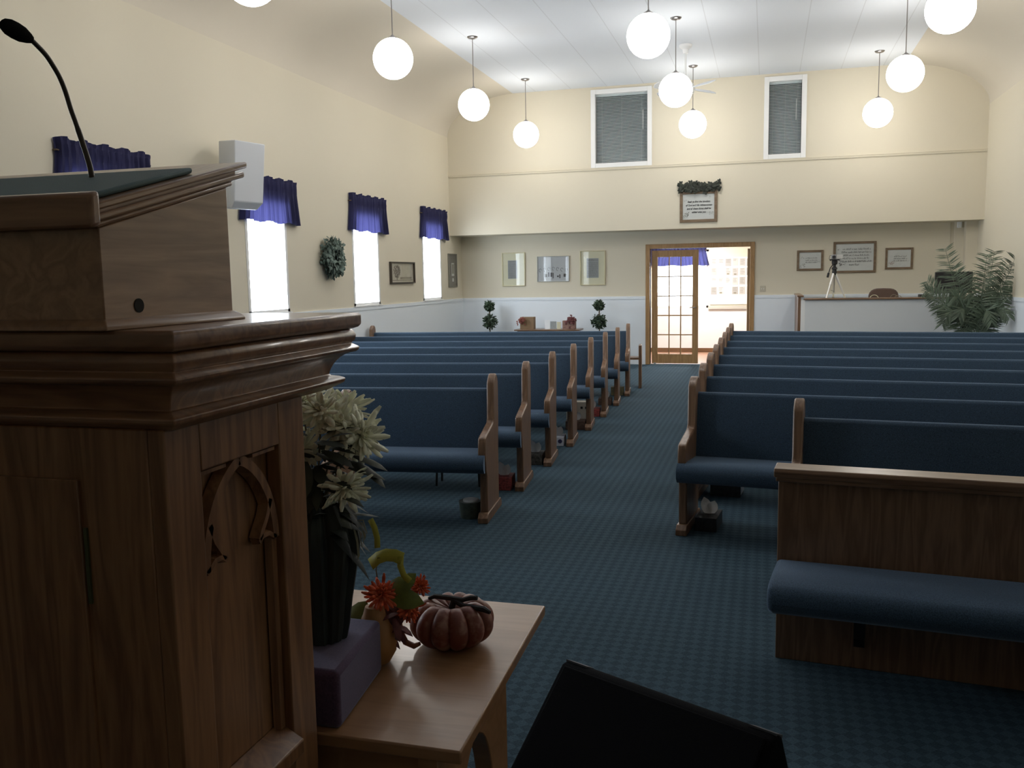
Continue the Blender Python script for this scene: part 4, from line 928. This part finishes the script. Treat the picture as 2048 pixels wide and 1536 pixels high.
for i, (x, wv, hv, lab, mm) in enumerate(((-3.72, 0.09, 0.16, 'tall white card standing left on the side table', M_white), (-3.61, 0.11, 0.135, 'printed card standing in the middle of the side table', M_papert), (-3.51, 0.07, 0.125, 'cream card standing beside the burgundy leaves', M_mat1))):
    o = MB().box(-wv/2, wv/2, -0.002, 0.002, 0, hv).box(-wv/2, wv/2, 0.0, 0.04, 0, 0.003).build('greeting_card', mm); o.location = (x, 15.40+0.0*i, 0.65); tag(o, lab, 'card', cdg)
def topiary(x, y, seed, label):
    rn = random.Random(seed)
    t = empty('topiary', (x, y, 0), 0, label, 'plant', 'two ball topiaries at the back wall')
    MB().lathe([(0.0001, 0), (0.10, 0), (0.13, 0.22), (0.135, 0.24), (0.12, 0.24), (0.0001, 0.22)], seg=20).build('pot', M_pot, t, smooth=True)
    MB().tube([(0, 0, 0.2), (0.004, 0, 0.6), (0, 0, 1.07)], 0.011, 8).build('trunk', M_stem, t, smooth=True)
    for c, r in ((0.78, 0.125), (1.06, 0.080), (0.42, 0.12)):
        lf = MB()
        for i in range(330):
            d = Vector((rn.gauss(0, 1), rn.gauss(0, 1), rn.gauss(0, 1))).normalized(); q = rn.uniform(0.35, 0.95)
            p = Vector((0, 0, c))+d*r*q*Vector((1, 1, 0.85)).length/1.63
            dd = (d+Vector((rn.uniform(-.7, .7), rn.uniform(-.7, .7), rn.uniform(-.7, .7)))).normalized()
            lf.leaf(p, dd, d, rn.uniform(0.04, 0.06), rn.uniform(0.022, 0.034), 0.4, 3)
        lf.build('foliage_ball', M_leaf, t, smooth=True)
topiary(-4.80, 15.45, 1, 'double ball topiary left of the small side table, near the left corner'); topiary(-2.80, 15.45, 2, 'double ball topiary right of the small side table, near the doorway')
# low bench end standing behind the last left pew
lb = empty('low_bench', (-1.66, 12.42, 0), TH, 'low oak bench behind the rearmost left pew, its end beside the aisle', 'bench')
MB().box(-0.04, 0, 0, 0.30, 0, 0.60).build('end_panel', M_oak, lb, bevel=0.006); MB().box(-1.4, -1.36, 0, 0.30, 0, 0.60).build('end_panel', M_oak, lb, bevel=0.006)
MB().box(-1.36, -0.04, 0.02, 0.28, 0.40, 0.43).build('shelf', M_oaky, lb)

# ------------------------------------------------------------------ sound booth
sbh = empty('sound_booth', (0.56, 14.2, 0), 0, 'white sound booth counter with oak cap rail at the right rear', 'counter')
MB().box(0, XR-0.56-0.03, 0, 0.08, 0, 1.155).build('front_panel', plain('booth_white', (0.66, 0.68, 0.69), 0.6), sbh)
MB().box(-0.06, 0.0, 0, 0.10, 0, 1.155).build('corner_post', M_trimw, sbh)
MB().prism([(-0.04, 1.155), (0.14, 1.155), (0.14, 1.18), (-0.04, 1.18)], 'x', -0.01, XR-0.56-0.03).build('cap_rail', M_oaky, sbh, bevel=0.006)
MB().box(-0.10, -0.06, 0.02, 1.55, 0, 1.20).build('wing_panel', M_oak, sbh)
MB().box(-0.115, -0.02, 0.0, 1.55, 1.20, 1.225).build('wing_cap', M_oaky, sbh, bevel=0.004)
MB().box(0, XR-0.56-0.03, 0.14, 0.62, 1.13, 1.155).build('desk_shelf', M_mat1, sbh)
# camera tripod
tp = empty('camera_tripod', (0.985, 14.50, 1.155), 0, 'silver tripod holding a small camcorder on the sound booth', 'tripod')
ctr = (0.0, 0, 0.43)
for k, (dx, dy) in enumerate(((-0.115, -0.12), (0.16, -0.02), (0.0, 0.15))):
    l = MB().tube([(0, 0, 0.43), (dx*0.5, dy*0.5, 0.225)], [0.020, 0.020], 10).tube([(dx*0.5, dy*0.5, 0.225), (dx, dy, 0.02)], [0.016, 0.013], 10).build('leg', M_alu, tp, smooth=True)
    MB().lathe([(0.0001, 0), (0.022, 0), (0.020, 0.02), (0.0001, 0.024)], (dx, dy, 0)).build('foot', M_black, l, smooth=True)
MB().tube([(0, 0, 0.10), (0, 0, 0.43)], 0.006, 8).tube([(0, 0, 0.12), (-0.05, -0.05, 0.14)], 0.004, 6).build('centre_rod', M_steel, tp)
MB().lathe([(0.0001, 0.36), (0.03, 0.365), (0.035, 0.40), (0.03, 0.45), (0.045, 0.455), (0.035, 0.48), (0.02, 0.49), (0.02, 0.52), (0.04, 0.53), (0.045, 0.575), (0.03, 0.59), (0.0001, 0.59)], seg=16).build('tripod_head', M_black, tp, smooth=True)
MB().box(-0.07, 0.07, -0.04, 0.04, 0.585, 0.605).tube([(0, 0.0, 0.56), (-0.06, 0.02, 0.47), (-0.09, 0.03, 0.36)], 0.007, 8).tube([(-0.08, 0.03, 0.40), (-0.095, 0.03, 0.33)], 0.016, 8).build('pan_handle', M_black, tp)
cm = empty('camcorder', (0.985, 14.50, 1.762), 0, 'small silver camcorder mounted on the tripod at the sound booth', 'camera')
MB().box(-0.05, 0.02, -0.06, 0.06, 0, 0.065).build('camera_body', plain('camcorder_grey', (0.30, 0.30, 0.31), 0.4), cm, bevel=0.008)
MB().box(0.022, 0.11, -0.05, -0.04, 0.005, 0.062).build('flip_screen', M_alu, cm, bevel=0.003)
MB().tube([(-0.015, -0.06, 0.03), (-0.015, -0.085, 0.03)], 0.024, 14).build('lens', M_black, cm)
MB().tube([(-0.05, -0.02, 0.05), (-0.075, -0.03, 0.05), (-0.08, -0.03, 0.0), (-0.06, -0.02, -0.03)], 0.003, 6).build('strap', M_black, cm)
# office chair behind the counter
oc = empty('office_chair', (1.78, 15.10, 0), 0, 'brown upholstered office chair peeking above the sound booth rail', 'chair')
bk = MB(); pts = []
for i in range(24):
    a = 2*PI*i/24; c, s = math.cos(a), math.sin(a); pts.append((0.225*abs(c)**0.6*(1 if c > 0 else -1), 1.10+0.20*abs(s)**0.6*(1 if s > 0 else -1)))
bk.prism(pts, 'y', 0.16, 0.23); bk.build('backrest', M_chair, oc, bevel=0.02, seg=3)
MB().box(-0.24, 0.24, -0.22, 0.22, 0.62, 0.70).build('seat', M_chair, oc, bevel=0.03, seg=3)
MB().tube([(0, 0, 0.08), (0, 0, 0.62)], 0.025).box(-0.02, 0.02, 0.15, 0.19, 0.60, 0.95).box(-0.02, 0.02, 0.0, 0.19, 0.59, 0.62).build('column', M_black, oc)
for k in range(5): a = 2*PI*k/5; MB().tube([(0, 0, 0.10), (0.26*math.cos(a), 0.26*math.sin(a), 0.07)], 0.016, 8).tube([(0.26*math.cos(a), 0.26*math.sin(a), 0.06), (0.26*math.cos(a), 0.26*math.sin(a), 0.0)], 0.02, 8).build('leg', M_black, oc)
hp = MB()
hp.tube([(1.57+0.06*math.cos(PI*i/10), 14.60, 1.157+0.055*math.sin(PI*i/10)) for i in range(11)], 0.005, 6)
tag(hp.build('headset', M_mat1, smooth=True), 'thin cream headset band lying on the booth desk left of the chair', 'headset')
hp = MB(); hp.tube([(1.84+0.05*math.cos(2*PI*i/16), 14.55, 1.157+abs(0.06*math.sin(2*PI*i/16))) for i in range(17)], 0.006, 6).tube([(1.90+0.05*math.cos(PI*i/10), 14.55, 1.157+0.045*math.sin(PI*i/10)) for i in range(11)], 0.005, 6)
tag(hp.build('cable_coil', plain('cable_beige', (0.32, 0.27, 0.20), 0.7), smooth=True), 'coiled beige cable on the booth desk in front of the chair', 'cable')
mn = empty('monitor', (2.42, 14.62, 1.155), 0, 'dark computer monitor on the booth desk behind the palm', 'monitor')
MB().box(-0.01, 0.50, 0, 0.05, 0.07, 0.385).build('screen', M_black, mn, bevel=0.008); MB().box(0.20, 0.30, 0.02, 0.05, 0.0, 0.08).box(0.14, 0.36, -0.06, 0.10, 0, 0.015).build('stand', M_black, mn)
tag(MB().box(2.18, 2.36, 14.42, 14.60, 1.155, 1.215).build('control_box', M_black, bevel=0.006), 'small black equipment box on the booth rail left of the palm', 'equipment')
# big palm in front of the booth
pm = empty('potted_palm', (2.72, 13.35, 0), 0, 'large artificial palm in front of the sound booth, right rear', 'plant')
MB().lathe([(0.0001, 0), (0.14, 0), (0.18, 0.30), (0.185, 0.32), (0.165, 0.32), (0.0001, 0.30)], seg=24).build('pot', M_pot, pm, smooth=True)
MB().tube([(0, 0, 0.28), (0.0, 0, 0.55)], [0.05, 0.04], 10).build('trunk', M_stem, pm, smooth=True)
rn = random.Random(12)
tips = [(-0.42, 1.85), (-0.30, 1.62), (-0.66, 1.30), (-0.60, 1.42), (-0.45, 0.86), (-0.50, 1.05), (0.42, 1.72), (0.36, 1.62), (0.10, 1.76), (0.22, 1.80), (0.30, 1.42), (0.40, 1.25), (0.34, 0.95), (0.05, 1.50), (-0.12, 1.48), (-0.25, 0.95), (0.14, 0.88), (-0.05, 1.15), (0.25, 1.1), (-0.30, 1.22)]
for q, (tx, tz) in enumerate(tips):
    tip = Vector((tx, rn.uniform(-0.30, 0.15), tz)); b0 = Vector((0, 0, 0.50)); droop = 0.0 if tz > 1.45 else (1.55-tz)*0.75
    mid = b0.lerp(tip, 0.45)+Vector((tx*0.15, 0, 0.12+droop))
    P = [(1-i/14)**2*b0+2*(i/14)*(1-i/14)*mid+(i/14)**2*tip for i in range(15)]
    st = MB().tube(P, [0.008*(1-0.7*i/14) for i in range(15)], 5)
    for i in range(3, 15):
        t = i/14; tg = (P[min(14, i+1)]-P[i-1]).normalized(); sd = tg.cross(Vector((0, -1, 0.25)))
        sd.normalize()
        for sg in (-1, 1):
            for jj in (0, 1, 2):
                dd = (tg*0.8 + sd*sg*0.9 + Vector((0, rn.uniform(-.3, .2), -0.40+rn.uniform(-.2, .1)))).normalized()
                st.leaf(P[i]-tg*0.016*jj, dd, Vector((0, -1, 0.5)), (0.15*math.sin(PI*min(1, 0.25+0.62*t))+0.07)*rn.uniform(0.85, 1.1), 0.0135, 0.2, 3)
    st.v = [(min(v[0], 0.41), v[1], v[2]) for v in st.v]
    st.build('frond', M_palm, pm, smooth=True)

# ------------------------------------------------------------------ things at the feet of the pews
def tissue_box(x, y, w, d_, h, mat, label, rz=0, tissue=True, name='tissue_box'):
    t = empty(name, (x, y, 0), rz, label, 'tissue box')
    MB().box(-w/2, w/2, -d_/2, d_/2, 0, h).build('box', mat, t, bevel=0.003)
    if tissue:
        mb = MB(); mb.leaf((0, 0, h-0.005), (-0.35, 0, 1), (0, -1, 0), 0.11, 0.07, 0.2, 5); mb.leaf((0.005, 0.005, h-0.005), (0.3, 0.1, 1), (0.2, -1, 0), 0.095, 0.07, -0.2, 5)
        mb.build('tissue', M_tissue, t, smooth=True)
    return t
tissue_box(-0.325, 5.60, 0.13, 0.24, 0.085, M_bbox, 'black tissue box with a white tissue under the foremost right pew', -TH)
tissue_box(-1.885, 6.35, 0.14, 0.20, 0.095, M_red, 'red floral tissue box at the foot of the second left pew', TH)
tissue_box(-1.88, 7.28, 0.15, 0.20, 0.09, plain('dark_pattern_box', (0.10, 0.09, 0.075), 0.5, var=0.8, bscale=45), 'dark patterned tissue box at the foot of the third left pew', TH)
t = tissue_box(-1.88, 8.14, 0.14, 0.20, 0.085, M_wbox, 'white tissue box with two dark blue dots at the foot of the fourth left pew', TH)
mb = MB()
for x, r0 in ((-0.030, 0.027), (0.035, 0.020)): mb.add([(x+r0*math.cos(2*PI*k/16), -0.1012, 0.045+r0*math.sin(2*PI*k/16)) for k in range(16)], [tuple(range(16))])
mb.build('dark_dots', M_navyd, t, solid=0.001)
t = tissue_box(-1.985, 9.64, 0.26, 0.12, 0.20, M_beige, 'large beige carton with two small holes under the left pews', TH, False, 'carton'); t['category'] = 'box'
MB().box(0.03, 0.055, -0.082, -0.080, 0.125, 0.15).box(0.08, 0.105, -0.082, -0.080, 0.125, 0.15).build('holes', M_dark, t)
t = tissue_box(-1.885, 9.02, 0.20, 0.18, 0.09, M_brown, 'dark brown box with a pale tissue at the foot of the fifth left pew', TH)
tissue_box(-1.895, 9.92, 0.20, 0.20, 0.085, M_red, 'reddish floral tissue box at the foot of the sixth left pew', TH)
tissue_box(-1.89, 10.82, 0.16, 0.20, 0.08, M_brown, 'small brown tissue box at the foot of the seventh left pew', TH)
t = tissue_box(-1.88, 11.70, 0.17, 0.12, 0.11, M_olive, 'olive carton at the foot of the rearmost left pew', TH, False, 'carton'); t['category'] = 'box'
t = empty('plastic_tub', (-1.87, 5.50, 0), 0, 'frosted round tub with white lid at the foot of the foremost left pew', 'tub')
MB().lathe([(0.0001, 0), (0.065, 0), (0.075, 0.11), (0.0001, 0.11)], seg=24).build('tub', M_clear, t, smooth=True); MB().lathe([(0.0001, 0.122), (0.05, 0.122), (0.052, 0.108)], (0.005, 0, 0), seg=24).build('lid', M_white, t, smooth=True)
t = empty('book_box', (-0.21, 6.45, 0), -TH, 'dark box with white printed edge beneath the second right pew', 'box')
MB().box(-0.15, 0.06, -0.06, 0.12, 0, 0.20).build('box', M_bbox, t, bevel=0.002); MB().box(0.061, 0.064, -0.05, 0.11, 0.02, 0.18).build('white_side', M_wbox, t)
st = empty('footstool', (-2.24, 6.40, 0), TH, 'low dark footstool under the left pews, seen beneath the foremost seat', 'stool')
MB().box(-0.19, 0.17, -0.10, 0.10, 0.20, 0.235).build('top', M_black, st, bevel=0.004)
for x, y in ((-0.17, -0.08), (0.15, -0.08), (-0.17, 0.08), (0.15, 0.08)): MB().tube([(x, y, 0.2), (x*1.05, y*1.05, 0)], 0.009, 6).build('leg', M_black, st)
